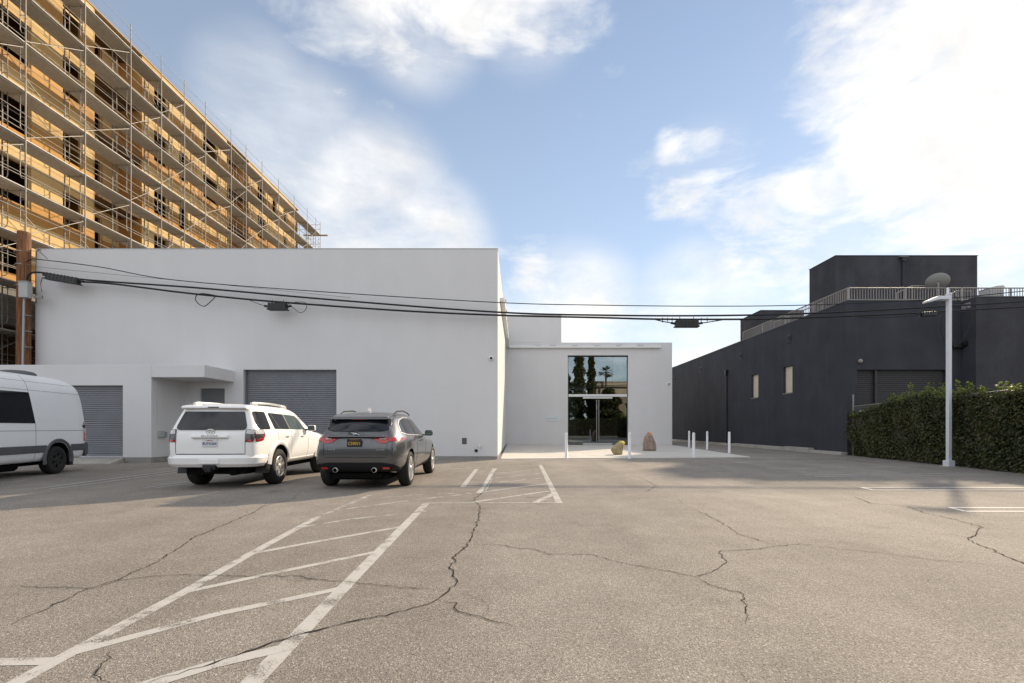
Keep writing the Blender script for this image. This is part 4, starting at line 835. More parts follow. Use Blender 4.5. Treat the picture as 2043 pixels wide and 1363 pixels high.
# ================================================================== HEDGE AND FENCE
hd_ = thing('hedge', 'long clipped dark green hedge with loose bright shoots on top beside the lamp post', 'hedge', (14.3, 16, 0))
HA, HB = Vector((15.05, 22.0, 0)), Vector((12.9, 6.0, 0)); hu = (HB - HA).normalized(); hn = Vector((-hu.y, hu.x, 0)); hn = -hn if hn.x < 0 else hn; HL = (HB - HA).length
def htop(t):  # clipped height along the hedge
    D = 22 + hu.y * t; return np.interp(D, [6, 12, 13.2, 14, 15, 16.5, 18, 19, 20, 21, 22], [2.40, 2.30, 2.26, 2.18, 2.24, 2.30, 2.32, 2.22, 2.05, 1.90, 1.82])
m = MB(); N_ = 40
for k in range(N_):
    t0, t1 = HL * k / N_, HL * (k + 1) / N_; z = htop((t0 + t1) / 2) - .15; a = HA + hu * t0 + hn * .16; b = HA + hu * t1 + hn * .16
    m.add([(a.x, a.y, 0), (b.x, b.y, 0), (b.x + hn.x * .9, b.y + hn.y * .9, 0), (a.x + hn.x * .9, a.y + hn.y * .9, 0), (a.x, a.y, z), (b.x, b.y, z), (b.x + hn.x * .9, b.y + hn.y * .9, z), (a.x + hn.x * .9, a.y + hn.y * .9, z)], [(0, 1, 5, 4), (2, 3, 7, 6), (4, 5, 6, 7), (0, 4, 7, 3), (1, 2, 6, 5)])
m.build('branch_core', M['core'], hd_)
def leaves(name, P, Nn, size, mat, parent, rng, asp=.5):
    """one mesh of bent leaf blades"""
    n = len(P); up = rng.normal(size=(n, 3)); up /= np.linalg.norm(up, axis=1)[:, None]
    a = np.cross(up, Nn); a /= np.linalg.norm(a, axis=1)[:, None] + 1e-9; b = np.cross(Nn, a); s = size * rng.uniform(.65, 1.35, (n, 1))
    off = np.array(wloc(parent)); tip = P + a * s; l = P + b * s * asp + a * s * .45 + Nn * s * .12; r_ = P - b * s * asp + a * s * .45 + Nn * s * .12
    V = np.stack([P, l, tip, r_], 1).reshape(-1, 3) - off; me = bpy.data.meshes.new(name); me.vertices.add(4 * n); me.vertices.foreach_set('co', V.ravel()); me.loops.add(4 * n); me.loops.foreach_set('vertex_index', np.arange(4 * n, dtype=np.int32)); me.polygons.add(n)
    me.polygons.foreach_set('loop_start', np.arange(n, dtype=np.int32) * 4); me.polygons.foreach_set('loop_total', np.full(n, 4, np.int32)); me.update(); me.validate(); me.materials.append(mat); return link(name, me, parent)
rng = np.random.default_rng(5)
n = 62000; t = HL * rng.random(n) ** 1.0; z = rng.random(n); zt = np.array([htop(v) for v in t]) if n < 100 else np.interp(22 + hu.y * t, [6, 12, 13.2, 14, 15, 16.5, 18, 19, 20, 21, 22], [2.40, 2.30, 2.26, 2.18, 2.24, 2.30, 2.32, 2.22, 2.05, 1.90, 1.82])
wob = .07 * np.sin(t * 2.1) + .05 * np.sin(t * 5.3 + z * 6) + .05 * np.sin(z * 9 + t * 1.3); dep = rng.normal(.05, .06, n) + wob
P = np.stack([HA.x + hu.x * t + hn.x * dep, HA.y + hu.y * t + hn.y * dep, .02 + z * zt], 1); Nn = rng.normal(size=(n, 3)) * .75 + np.array([-hn.x, -hn.y, .35]); Nn /= np.linalg.norm(Nn, axis=1)[:, None]
leaves('foliage', P, Nn, .062, M['leaf'], hd_, rng)
n = 26000; t = HL * rng.random(n); dep = rng.uniform(0, 1.1, n); zt = np.interp(22 + hu.y * t, [6, 12, 13.2, 14, 15, 16.5, 18, 19, 20, 21, 22], [2.40, 2.30, 2.26, 2.18, 2.24, 2.30, 2.32, 2.22, 2.05, 1.90, 1.82]) + rng.normal(0, .06, n) + .06 * np.sin(t * 3)
P = np.stack([HA.x + hu.x * t + hn.x * dep, HA.y + hu.y * t + hn.y * dep, zt], 1); Nn = rng.normal(size=(n, 3)) * .7 + np.array([-.3, -.3, .8]); Nn /= np.linalg.norm(Nn, axis=1)[:, None]; leaves('foliage', P, Nn, .062, M['leaf'], hd_, rng)
n = 900; t = HL * rng.random(n); dep = -np.abs(rng.normal(0, .16, n)) + .03   # fallen leaves along the foot
P = np.stack([HA.x + hu.x * t + hn.x * dep, HA.y + hu.y * t + hn.y * dep, rng.uniform(.012, .02, n)], 1); Nn = rng.normal(size=(n, 3)) * .25 + np.array([0, 0, 1.0]); Nn /= np.linalg.norm(Nn, axis=1)[:, None]; leaves('fallen_leaves', P, Nn, .045, M['leaf'], hd_, rng)['kind'] = 'stuff'
Ps, Ns = [], []; tw_ = MB()
for k in range(430):
    t0 = HL * rng.random(); dd_ = rng.uniform(-.02, .9); zb = float(htop(t0)) - .1; D = 22 + hu.y * t0; amp = float(np.interp(D, [6, 11, 13, 14.2, 15.5, 17, 18.5, 19.5, 20.5, 22], [.5, .5, .48, .26, .34, .36, .45, .32, .18, .10])); hgt = amp * rng.uniform(.3, .9) * (1.9 if rng.random() < .22 else 1.0)
    b = HA + hu * t0 + hn * dd_; lean = rng.normal(0, .10, 2); top = Vector((b.x + lean[0], b.y + lean[1], zb + hgt)); tw_.path([(b.x, b.y, zb - .1), tuple(top)], [.006, .003], 4)
    m_ = int(28 * hgt / .4) + 8; f = rng.random(m_) ** .8
    for q in f: Ps.append((b.x + lean[0] * q + rng.normal(0, .045), b.y + lean[1] * q + rng.normal(0, .045), zb + hgt * q + rng.normal(0, .03))); Ns.append(rng.normal(size=3) * .8 + np.array([0, -.2, .7]))
Ps = np.array(Ps); Ns = np.array(Ns); Ns /= np.linalg.norm(Ns, axis=1)[:, None]; leaves('shoot', Ps, Ns, .075, M['shoot'], hd_, rng); tw_.build('twig', M['twig'], hd_)
fc = thing('chain_link_fence', 'galvanised chain-link fence emerging from the hedge end beside the charcoal wall', 'fence', (14.9, 21.8, 0))
FA = HA + hu * .22 + hn * .10; m = MB(); m.tube((FA.x, FA.y, 0), (FA.x, FA.y, 2.68), .032, 10); m.lathe([(.038, 2.66), (.036, 2.72), (0, 2.735)], 10, (FA.x, FA.y, 0)); m.build('post', M['galv'], fc)
m = MB(); e = FA + hu * 8; m.tube((FA.x, FA.y, 2.2), (e.x, e.y, 2.32), .021, 8); m.build('top_rail', M['galv'], fc)
m = MB()
for k in range(-28, 62):
    for s in (1, -1):
        a0, b0_ = k * .07, k * .07 + s * 1.4; z0, z1 = .8, 2.2; lo, hi = 0, 3.6
        if s == 1: ta, tb_ = a0, a0 + 1.4
        else: ta, tb_ = a0 + 1.4, a0
        pts = [(ta, z0), (tb_, z1)]
        if max(ta, tb_) < lo or min(ta, tb_) > hi: continue
        def cl(p, q_):
            (x0, y0_), (x1, y1_) = p, q_
            if x0 < lo: f_ = (lo - x0) / (x1 - x0); x0, y0_ = lo, y0_ + (y1_ - y0_) * f_
            if x0 > hi: f_ = (hi - x0) / (x1 - x0); x0, y0_ = hi, y0_ + (y1_ - y0_) * f_
            return x0, y0_
        A_, B_ = cl(pts[0], pts[1]), cl(pts[1], pts[0]); pa, pb_ = FA + hu * A_[0], FA + hu * B_[0]; m.tube((pa.x, pa.y, A_[1]), (pb_.x, pb_.y, B_[1]), .0022, 4, cap=False)
tag(m.build('wire_mesh', M['galv'], fc), kind='stuff')
m = MB(); a = FA + hu * .75 - hn * .03; m.box((a.x, a.y, 1.93), (.02, .26, .12), Matrix.Rotation(math.atan2(-hu.x, hu.y) if False else math.atan2(hu.x, -hu.y) * -1, 3, 'Z')); m.build('tag_plate', M['trackwhite'], fc)
# ================================================================== VEHICLES
def car_paint(name, col, metal=0.0, rough=.32, flake=False):
    return simple(name, col, rough, metal, .5, var=.03, scale=1.2, coat=.9 if metal else .35)
M['paint_white'] = car_paint('white_paint', (.88, .88, .87)); M['paint_grey'] = car_paint('graphite_paint', (.100, .102, .106), .5, .26); M['paint_van'] = car_paint('van_white_paint', (.90, .91, .92), 0, .30)
M['glass_dark'] = simple('privacy_glass', (.008, .009, .012), .03, 0, .55); M['glass_green'] = simple('green_glass', (.055, .085, .075), .04, 0, .8)
M['trim'] = simple('grey_trim', (.10, .105, .11), .6, var=.12, scale=4); M['seam'] = simple('seam_dark', (.025, .025, .025), .8)
M['red'] = simple('tail_red', (.42, .010, .008), .12, 0, .6, coat=.8); M['clearlens'] = simple('clear_lens', (.50, .49, .48), .12, .1, .6, coat=.8); M['smoke'] = simple('smoked_lens', (.06, .05, .05), .15, 0, .6, coat=.6)
M['chrome'] = simple('chrome', (.78, .77, .75), .2, .6); M['silver'] = simple('silver_rim', (.66, .65, .63), .28, .45); M['blackrim'] = simple('black_rim', (.022, .022, .023), .4, .2)
M['well'] = simple('wheel_well', (.008, .008, .008), .95, spec=.1)

def eval_mesh(o, name):
    dg = bpy.context.evaluated_depsgraph_get(); dg.update(); me = bpy.data.meshes.new_from_object(o.evaluated_get(dg)); me.name = name; return me
FR = [.92, .5, 0, -.5, -.92]
def loft_body(cols, paint_m, arches, sub=2, bulge=(.05, .06), crown=.03, hw=1.2):
    """cols: list of sections, each a list of (x,y,z) for the right side from underbody edge to roof edge; mirrored, capped, subdivided, wheel arches cut out"""
    bm = bmesh.new(); nR = len(cols[0]); Rt, Lf, Tp, Bt = [], [], [], []
    for c in cols:
        Rt.append([bm.verts.new(p) for p in c]); Lf.append([bm.verts.new((-p[0], p[1], p[2])) for p in c])
        t = c[-1]; Tp.append([bm.verts.new((t[0] * f, t[1], t[2] + crown * (1 - f * f))) for f in FR]); b = c[0]; Bt.append([bm.verts.new((b[0] * f, b[1], b[2])) for f in FR])
    ring = [Rt[i] + Tp[i] + Lf[i][::-1] + Bt[i][::-1] for i in range(len(cols))]; n = len(ring[0])
    for i in range(len(cols) - 1):
        for k in range(n): bm.faces.new((ring[i][k], ring[i][(k + 1) % n], ring[i + 1][(k + 1) % n], ring[i + 1][k]))
    for ci, bl, sg in ((0, bulge[0], -1), (len(cols) - 1, bulge[1], 1)):
        c = cols[ci]; rows = []
        for k in range(nR):
            if k == 0: mid = Bt[ci]
            elif k == nR - 1: mid = Tp[ci]
            else: mid = [bm.verts.new((c[k][0] * f, c[k][1] + sg * bl * (1 - abs(f) ** 2.2), c[k][2])) for f in FR]
            rows.append([Rt[ci][k]] + list(mid) + [Lf[ci][k]])
        for k in range(nR - 1):
            for j in range(6): bm.faces.new((rows[k][j], rows[k][j + 1], rows[k + 1][j + 1], rows[k + 1][j]))
    bmesh.ops.recalc_face_normals(bm, faces=bm.faces[:]); me = bpy.data.meshes.new('body'); bm.to_mesh(me); bm.free(); me.materials.append(paint_m); me.materials.append(M['well'])
    o = link('body', me); s = o.modifiers.new('s', 'SUBSURF'); s.levels = s.render_levels = sub
    m0 = eval_mesh(o, 'body'); bpy.data.objects.remove(o); o = link('body', m0); cuts = []
    for (y, z, r, xi) in arches:
        for sg in (1, -1):
            c = MB(); c.lathe([(0, xi), (r, xi), (r, hw), (0, hw)], 40, (0, y, z), 'X') if sg == 1 else c.lathe([(0, -hw), (r, -hw), (r, -xi), (0, -xi)], 40, (0, y, z), 'X')
            cm = c.mesh('cut', [M['well'], M['well']]); b2 = bmesh.new(); b2.from_mesh(cm); bmesh.ops.remove_doubles(b2, verts=b2.verts[:], dist=1e-4); bmesh.ops.recalc_face_normals(b2, faces=b2.faces[:]); b2.to_mesh(cm); b2.free()
            for p in cm.polygons: p.material_index = 1
            co = link('cut', cm); cuts.append(co); md = o.modifiers.new('b', 'BOOLEAN'); md.object = co; md.solver = 'EXACT'; md.operation = 'DIFFERENCE'; md.material_mode = 'INDEX'
    m1 = eval_mesh(o, 'body'); bpy.data.objects.remove(o)
    for c in cuts: bpy.data.objects.remove(c)
    m1.polygons.foreach_set('use_smooth', [True] * len(m1.polygons)); m1.set_sharp_from_angle(angle=R(42))
    while len(m1.materials) > 2: m1.materials.pop()
    return m1
def bvh_of(me):
    bm = bmesh.new(); bm.from_mesh(me); t = BVHTree.FromBMesh(bm); bm.free(); return t
AX_ = {'rear': (Vector((0, -1, 0)), lambda u, v: Vector((u, -4, v))), 'front': (Vector((0, 1, 0)), lambda u, v: Vector((u, 9, v))), 'right': (Vector((1, 0, 0)), lambda u, v: Vector((3, u, v))), 'left': (Vector((-1, 0, 0)), lambda u, v: Vector((-3, u, v))), 'top': (Vector((0, 0, 1)), lambda u, v: Vector((u, v, 5)))}
def clip_cell(poly, u0, u1, v0, v1):
    for ax, val, sg in ((0, u0, 1), (0, u1, -1), (1, v0, 1), (1, v1, -1)):
        out = []
        for i in range(len(poly)):
            a, b = poly[i], poly[(i + 1) % len(poly)]; ia, ib = (a[ax] - val) * sg >= -1e-9, (b[ax] - val) * sg >= -1e-9
            if ia: out.append(a)
            if ia != ib: t = (val - a[ax]) / (b[ax] - a[ax]); out.append((a[0] + (b[0] - a[0]) * t, a[1] + (b[1] - a[1]) * t))
        poly = out
        if not poly: return []
    return poly
def rounded(poly, r, n=4):
    out = []; k = len(poly)
    for i in range(k):
        p, a, b = Vector(poly[i]), Vector(poly[i - 1]), Vector(poly[(i + 1) % k]); da, db_ = (a - p), (b - p); rr = min(r, da.length * .45, db_.length * .45); s, e = p + da.normalized() * rr, p + db_.normalized() * rr
        for j in range(n + 1): t = j / n; out.append(tuple((1 - t) ** 2 * s + 2 * t * (1 - t) * p + t * t * e))
    return out
def panel(name, bvh, faces, off, mat, parent, step=.05, rim=.012, rnd=.0):
    """pieces that follow the body surface: outlines in a side, rear or top view, laid on the body and given an edge"""
    V, Fc = [], []
    for side, poly in faces:
        d, org = AX_[side]; poly = rounded(poly, rnd) if rnd else list(poly); us = [p[0] for p in poly]; vs_ = [p[1] for p in poly]; key = {}; base = len(V); Fl = []
        def vid(u, v):
            k = (round(u, 4), round(v, 4))
            if k not in key:
                o = org(u, v); h = bvh.ray_cast(o, -d)
                if h[0] is None: key[k] = None
                else: key[k] = len(V); V.append(h[0] + d * off * .55 + h[1] * off * .45 * (1 if h[1].dot(d) > 0 else -1))
            return key[k]
        nu, nv = max(1, math.ceil((max(us) - min(us)) / step)), max(1, math.ceil((max(vs_) - min(vs_)) / step)); su, sv = (max(us) - min(us)) / nu, (max(vs_) - min(vs_)) / nv
        for i in range(nu):
            for j in range(nv):
                c = clip_cell(poly, min(us) + i * su, min(us) + (i + 1) * su, min(vs_) + j * sv, min(vs_) + (j + 1) * sv); ids = []
                for p in c:
                    q = vid(*p)
                    if q is not None and q not in ids: ids.append(q)
                if len(ids) >= 3: Fl.append(ids)
        cnt = {}
        for f in Fl:
            for a, b in zip(f, f[1:] + f[:1]): cnt[frozenset((a, b))] = cnt.get(frozenset((a, b)), 0) + 1
        low = {}
        for f in list(Fl):
            for a, b in zip(f, f[1:] + f[:1]):
                if cnt[frozenset((a, b))] == 1:
                    for q in (a, b):
                        if q not in low: low[q] = len(V); V.append(V[q] - d * (off + rim))
                    Fl.append([b, a, low[a], low[b]])
        Fc += Fl
    me = bpy.data.meshes.new(name); me.from_pydata([tuple(v) for v in V], [], Fc); me.materials.append(mat)
    bm = bmesh.new(); bm.from_mesh(me); bmesh.ops.recalc_face_normals(bm, faces=bm.faces[:]); bm.to_mesh(me); bm.free()
    me.polygons.foreach_set('use_smooth', [True] * len(me.polygons)); me.set_sharp_from_angle(angle=R(40)); return link(name, me, parent)
def strip(a, b, w):
    a, b = Vector(a), Vector(b); d = (b - a).normalized(); n = Vector((-d.y, d.x)) * w / 2; return [tuple(a - n), tuple(b - n), tuple(b + n), tuple(a + n)]
def wheel(parent, x, y, r, w, rimr, spokes, rim_m, style=0):
    s = 1 if x > 0 else -1; hub = bpy.data.objects.new('wheel', None); COL.objects.link(hub); hub.parent = parent; hub.location = (x, y, r); hub.empty_display_size = .1
    t = MB(); h = w / 2; t.lathe([(rimr, -h * .86), (rimr + .03, -h), (r - .045, -h), (r - .012, -h * .82), (r, -h * .6), (r, h * .6), (r - .012, h * .82), (r - .045, h), (rimr + .03, h), (rimr, h * .86), (rimr, -h * .86)], 40, (0, 0, 0), 'X'); t.build('tyre', M['rubber'], hub, True)
    t = MB(); t.lathe([(rimr, s * h * .86), (rimr - .018, s * h * .98), (rimr - .03, s * h * .7), (rimr - .05, -s * h * .2), (rimr - .05, -s * h * .8)], 40, (0, 0, 0), 'X'); t.lathe([(.0, s * h * .92), (.055, s * h * .90), (.07, s * h * .7), (.075, s * h * .1)], 16, (0, 0, 0), 'X')
    for k in range(spokes):
        a = 2 * math.pi * k / spokes + .2
        for da in ((-.11, .11) if style == 1 else (0,)):
            ca = Vector((0, math.cos(a), math.sin(a))); p0, p1 = ca * .05, Vector((0, math.cos(a + da), math.sin(a + da))) * (rimr - .012); wd_ = .026 if style == 1 else .05; tn = Vector((0, -math.sin(a), math.cos(a))); xo, xi = s * h * .86, s * h * .40; x1 = s * h * .93
            V = [p0 + tn * wd_ * .8 + Vector((xo, 0, 0)), p0 - tn * wd_ * .8 + Vector((xo, 0, 0)), p1 - tn * wd_ + Vector((x1, 0, 0)), p1 + tn * wd_ + Vector((x1, 0, 0))]; V += [v - Vector((xo - xi, 0, 0)) for v in V]; t.add(V, [(0, 1, 2, 3), (4, 5, 6, 7), (0, 1, 5, 4), (1, 2, 6, 5), (2, 3, 7, 6), (3, 0, 4, 7)])
    t.build('rim', rim_m, hub, True)
    t = MB(); t.lathe([(0, s * h * -.1), (rimr - .05, s * h * -.1)], 24, (0, 0, 0), 'X'); t.lathe([(0, -s * h * .8), (rimr - .04, -s * h * .8)], 24, (0, 0, 0), 'X'); t.build('brake_disc', M['well'], hub, True)
def text_on(name, txt, size, loc, mat, parent, sx=1.0, rx=90):
    me = text_mesh(txt, size); me.materials.clear(); me.materials.append(mat); o = link(name, me, parent, loc); o.rotation_euler = (R(rx), 0, 0); o.scale = (sx, 1, 1); return o
def rear_y(bvh, x, z, off=.006):
    h = bvh.ray_cast(Vector((x, -4, z)), Vector((0, 1, 0))); return h[0].y - off
def plate(parent, loc, bg, w=.305, h=.152):
    p = MB(); p.cbox(loc, (w, .012, h), .004); return p.build('licence_plate', bg, parent, True)

# ------------------------------------------------ white SUV
g = Vector((-6.20, 10.75, 0)); suv = thing('white_suv', 'white boxy SUV with roof rails and dark rear window parked next to the grey crossover', 'car', g, R(3.4))
suv.scale = (.96, 1, 1)
def sec(y, xs, zs, dy=None): return [(x, y + (dy[i] if dy else 0), z) for i, (x, z) in enumerate(zip(xs, zs))]
zb = [.42, .44, .56, .72, .92, 1.12, 1.19, 1.62, 1.70, 1.735]; xb = [.72, .84, .925, .95, .955, .94, .915, .745, .70, .58]
def sc_(f, lst): return [v * f for v in lst]
tz = [.52, .54, .60, .72, .92, 1.12, 1.20, 1.60, 1.665, 1.69]
C = [sec(-1.03, [.65, .75, .80, .815, .82, .81, .785, .655, .61, .51], tz, [.05, .0, -.02, -.03, -.035, -.02, .0, .15, .18, .18]),
     sec(-1.0, [.69, .80, .86, .875, .88, .87, .845, .70, .65, .545], tz, [.05, .02, .0, .0, .0, .0, .01, .15, .18, .19]),
     sec(-.88, [.71, .83, .90, .92, .925, .91, .885, .728, .68, .565], [.46, .48, .58, .72, .92, 1.12, 1.20, 1.62, 1.69, 1.72], [0, 0, 0, 0, 0, 0, 0, .10, .12, .14]),
     sec(-.30, xb, zb), sec(.5, xb, zb), sec(1.05, xb, [.42, .44, .56, .72, .92, 1.12, 1.18, 1.61, 1.69, 1.725]),
     sec(1.40, xb[:6] + [.915, .74, .69, .57], [.42, .44, .56, .72, .92, 1.12, 1.17, 1.57, 1.645, 1.68]),
     sec(1.75, xb[:6] + [.91, .80, .74, .60], [.42, .44, .56, .72, .92, 1.10, 1.16, 1.38, 1.44, 1.47]),
     sec(2.12, xb[:6] + [.905, .86, .80, .66], [.42, .44, .56, .72, .92, 1.08, 1.135, 1.17, 1.19, 1.21]),
     sec(2.30, xb[:6] + [.90, .87, .82, .66], [.42, .44, .56, .72, .90, 1.04, 1.09, 1.115, 1.14, 1.15]),
     sec(2.80, xb[:6] + [.89, .86, .80, .64], [.42, .44, .56, .72, .88, 1.01, 1.06, 1.09, 1.115, 1.125]),
     sec(3.40, [.70, .80, .88, .905, .90, .87, .85, .81, .74, .58], [.42, .44, .56, .72, .86, .95, .99, 1.02, 1.045, 1.055]),
     sec(3.62, [.66, .76, .83, .85, .84, .81, .78, .74, .68, .52], [.44, .46, .56, .70, .82, .90, .93, .955, .975, .985])]
bme_ = loft_body(C, M['paint_white'], [(0, .40, .475, .60), (2.79, .40, .475, .60)], bulge=(.035, .10)); link('body', bme_, suv); bv = bvh_of(bme_)
# rear
hw_ = [(-.70, 1.235), (-.66, 1.205), (.66, 1.205), (.70, 1.235), (.70, 1.29), (.605, 1.575), (-.605, 1.575), (-.70, 1.29)]
rg = panel('rear_window', bv, [('rear', hw_)], .022, M['glass_dark'], suv, step=.025, rnd=.02)
w = MB(); w.path([(-.02, -1.06, 1.225), (.24, -1.005, 1.275)], .012, 6); w.cbox((-.02, -1.055, 1.225), (.06, .04, .04), .01); w.build('wiper', M['black'], rg, True)
sp = MB(); sp.prism([(-.98, 1.655), (-.94, 1.695), (-.70, 1.725), (-.62, 1.715), (-.80, 1.64), (-.93, 1.625)], -.66, .66, 'X'); spo = sp.bevelled('spoiler', M['paint_white'], .015, suv, True); q = MB(); q.cbox((0, -.975, 1.663), (.22, .02, .022), .005); q.build('brake_lamp', M['smoke'], spo, True)
for s in (-1, 1):
    sd_ = 'right' if s > 0 else 'left'
    t = panel('tail_light', bv, [('rear', [(s * a, b) for a, b in ([(.70, .965), (.845, .965), (.865, 1.08), (.85, 1.20), (.72, 1.225), (.70, 1.19)])]), (sd_, [(-.99, .965), (-.78, .985), (-.68, 1.10), (-.70, 1.195), (-.78, 1.222), (-.99, 1.21)])], .016, M['smoke'], suv, rnd=.015)
    panel('reversing_lens', bv, [('rear', [(s * a, b) for a, b in ([(.715, 1.13), (.845, 1.12), (.845, 1.195), (.725, 1.212)])]), (sd_, [(-.985, 1.12), (-.73, 1.12), (-.72, 1.185), (-.78, 1.208), (-.985, 1.20)])], .022, M['clearlens'], t)
    panel('red_lens', bv, [('rear', [(s * a, b) for a, b in ([(.71, .975), (.83, .975), (.845, 1.01), (.71, 1.005)])]), (sd_, [(-.985, .972), (-.79, .992), (-.695, 1.09), (-.70, 1.125), (-.74, 1.11), (-.83, 1.03), (-.985, 1.01)])], .022, M['red'], t)
    for poly, mt_, nm in (([(-.86, 1.27), (-.78, 1.215), (-.40, 1.215), (-.37, 1.245), (-.37, 1.56), (-.40, 1.59), (-.80, 1.59), (-.84, 1.555), (-.88, 1.36)], 'glass_dark', 'quarter_window'), ([(-.17, 1.225), (.58, 1.215), (.48, 1.56), (-.20, 1.575), (-.23, 1.54)], 'glass_dark', 'side_window'), ([(.66, 1.215), (1.60, 1.205), (1.30, 1.50), (1.20, 1.54), (.56, 1.56)], 'glass_green', 'side_window')):
        panel(nm, bv, [(sd_, poly)], .008, M[mt_], suv, rnd=.03)
    panel('window_pillar', bv, [(sd_, [(.59, 1.215), (.655, 1.215), (.555, 1.56), (.49, 1.56)])], .006, M['trim'], suv)
    panel('window_divider', bv, [(sd_, strip((.06, 1.22), (-.14, 1.56), .014))], .014, M['trim'], suv)
    for y, z in ((.42, 1.06), (1.30, 1.05)): q = MB(); q.cbox((s * .975, y, z), (.035, .18, .03), .012); q.build('door_handle', M['paint_white'], suv, True)
    panel('door_seam', bv, [(sd_, strip((.60, .50), (.66, 1.20), .008)), (sd_, strip((1.66, .52), (1.68, 1.17), .008)), (sd_, strip((-.06, .98), (-.08, 1.22), .008))], .0025, M['seam'], suv)
    mi = MB(); mi.cbox((s * 1.06, 1.62, 1.24), (.20, .11, .15), .035); mo = mi.build('side_mirror', M['paint_white'], suv, True); q = MB(); q.cbox((s * 1.065, 1.563, 1.24), (.17, .02, .12), .008); q.build('mirror_glass', M['glass_green'], mo, True); q = MB(); q.box((s * .93, 1.63, 1.20), (.14, .06, .04)); q.build('mirror_arm', M['black'], mo, True)
    rr = MB(); rr.path([(s * .60, -.62, 1.73), (s * .60, -.55, 1.775), (s * .60, .2, 1.79), (s * .60, 1.0, 1.77), (s * .60, 1.12, 1.70)], [.018, .024, .024, .024, .018], 8); rr.cbox((s * .60, -.5, 1.745), (.06, .26, .07), .015); rr.cbox((s * .60, .95, 1.735), (.06, .26, .07), .015); rr.build('roof_rail', M['silver'], suv, True)
    panel('sill', bv, [(sd_, [(.42, .44), (2.36, .44), (2.36, .53), (.42, .53)])], .02, M['paint_white'], suv)
    fl = MB(); fl.prism([(-.66, .30), (-.50, .30), (-.44, .52), (-.62, .56)], s * .93, s * .70, 'X'); fl.build('mud_flap', M['black'], suv, True)
    for yw in (0, 2.79):
        ar = MB(); n_ = 20; V = []
        for k in range(n_ + 1):
            a = R(14 + 158 * k / n_)
            for rad, xx in ((.478, .955), (.50, .975), (.56, .965), (.60, .935)): V.append((s * (xx - (.03 if yw > 1 and a < R(60) else 0)), yw + math.cos(a) * rad, .40 + math.sin(a) * rad))
        ar.add(V, [(k * 4 + j, k * 4 + j + 1, (k + 1) * 4 + j + 1, (k + 1) * 4 + j) for k in range(n_) for j in range(3)], 0, True); ar.build('fender_flare', M['paint_white'], suv, True)
        wheel(suv, s * .825, yw, .39, .26, .235, 6, M['silver'])
# bumper, tailgate trim
b_ = MB(); pts = [(.93, -.52), (.955, -.78), (.90, -1.02), (.70, -1.11), (.30, -1.135), (-.30, -1.135), (-.70, -1.11), (-.90, -1.02), (-.955, -.78), (-.93, -.52)]
inn = [(x * .8, y + .22) for x, y in pts]
for z0, z1, f0, f1 in ((.46, .52, .93, .985), (.52, .64, .985, 1.0), (.64, .70, 1.0, .965)):
    n = len(pts); V = [(x * f, (y + .2) * f - .2, z) for z, f in ((z0, f0), (z1, f1)) for x, y in pts]; b_.add(V, [(k, k + 1, n + k + 1, n + k) for k in range(n - 1)], 0, True)
n = len(pts); b_.add([(x * .965, (y + .2) * .965 - .2, .70) for x, y in pts] + [(x, y, .70) for x, y in inn], [(k, k + 1, n + k + 1, n + k) for k in range(n - 1)]); b_.add([(x * .93, (y + .2) * .93 - .2, .46) for x, y in pts] + [(x, y, .46) for x, y in inn], [(k, k + 1, n + k + 1, n + k) for k in range(n - 1)])
bp_ = b_.build('rear_bumper', M['paint_white'], suv, True)
q = MB(); q.cbox((0, -1.135, .575), (.40, .02, .10), .01); q.build('bumper_recess', M['paint_white'], bp_, True); q = MB(); q.cbox((.0, -1.07, .46), (.26, .16, .10), .015); q.cbox((.0, -1.12, .42), (.12, .14, .10), .012); q.build('tow_hitch', M['black'], suv, True)
panel('tailgate_seam', bv, [('rear', strip((-.70, .72), (.70, .72), .016)), ('rear', strip((-.705, .74), (-.705, 1.20), .01)), ('rear', strip((.695, .74), (.695, 1.20), .01))], .003, M['seam'], suv)
ry2 = rear_y(bv, 0, 1.05, .0); ry3 = rear_y(bv, 0, 1.165, .008)
q = MB(); q.prism([(ry2 - .035, 1.055), (ry2 - .025, 1.105), (ry2 + .03, 1.118), (ry2 + .03, 1.05)], -.37, .37, 'X'); q.bevelled('tailgate_handle', M['paint_white'], .008, suv, True); q = MB(); q.bb(-.36, .36, ry2 - .037, ry2, 1.042, 1.056); q.build('chrome_strip', M['chrome'], suv, True)
text_on('badge_lettering', '4RUNNER', .062, (.0, ry2 - .036, 1.082), M['chrome'], suv, 1.25)
em = MB()
for (ra, rb_, dz) in ((.085, .056, 0), (.030, .054, 0), (.060, .024, .026)):
    P = [(math.cos(2 * math.pi * k / 28) * ra, ry3 - .002, 1.165 + dz + math.sin(2 * math.pi * k / 28) * rb_) for k in range(28)]
    for k in range(28): em.tube(P[k], P[(k + 1) % 28], .0085, 6, cap=False)
em.build('emblem', M['chrome'], suv, True)
wp = simple('plate_white', (.66, .68, .72), .5); ry = rear_y(bv, 0, .93, .012); p_ = plate(suv, (0, ry, .945), wp); text_on('plate_number', '8UYA364', .082, (0, ry - .008, .930), simple('plate_blue', (.03, .04, .12), .5), p_, .86); text_on('plate_state', 'California', .034, (0, ry - .008, .995), M['red'], p_)
q = MB(); q.bb(-.62, .62, -.85, 3.3, .30, .43); q.tube((-.7, 0, .36), (.7, 0, .36), .07, 10); q.tube((-.7, 2.79, .36), (.7, 2.79, .36), .07, 10); q.tube((.35, -.9, .36), (.35, .2, .36), .09, 10); q.build('underbody', M['well'], suv, True)

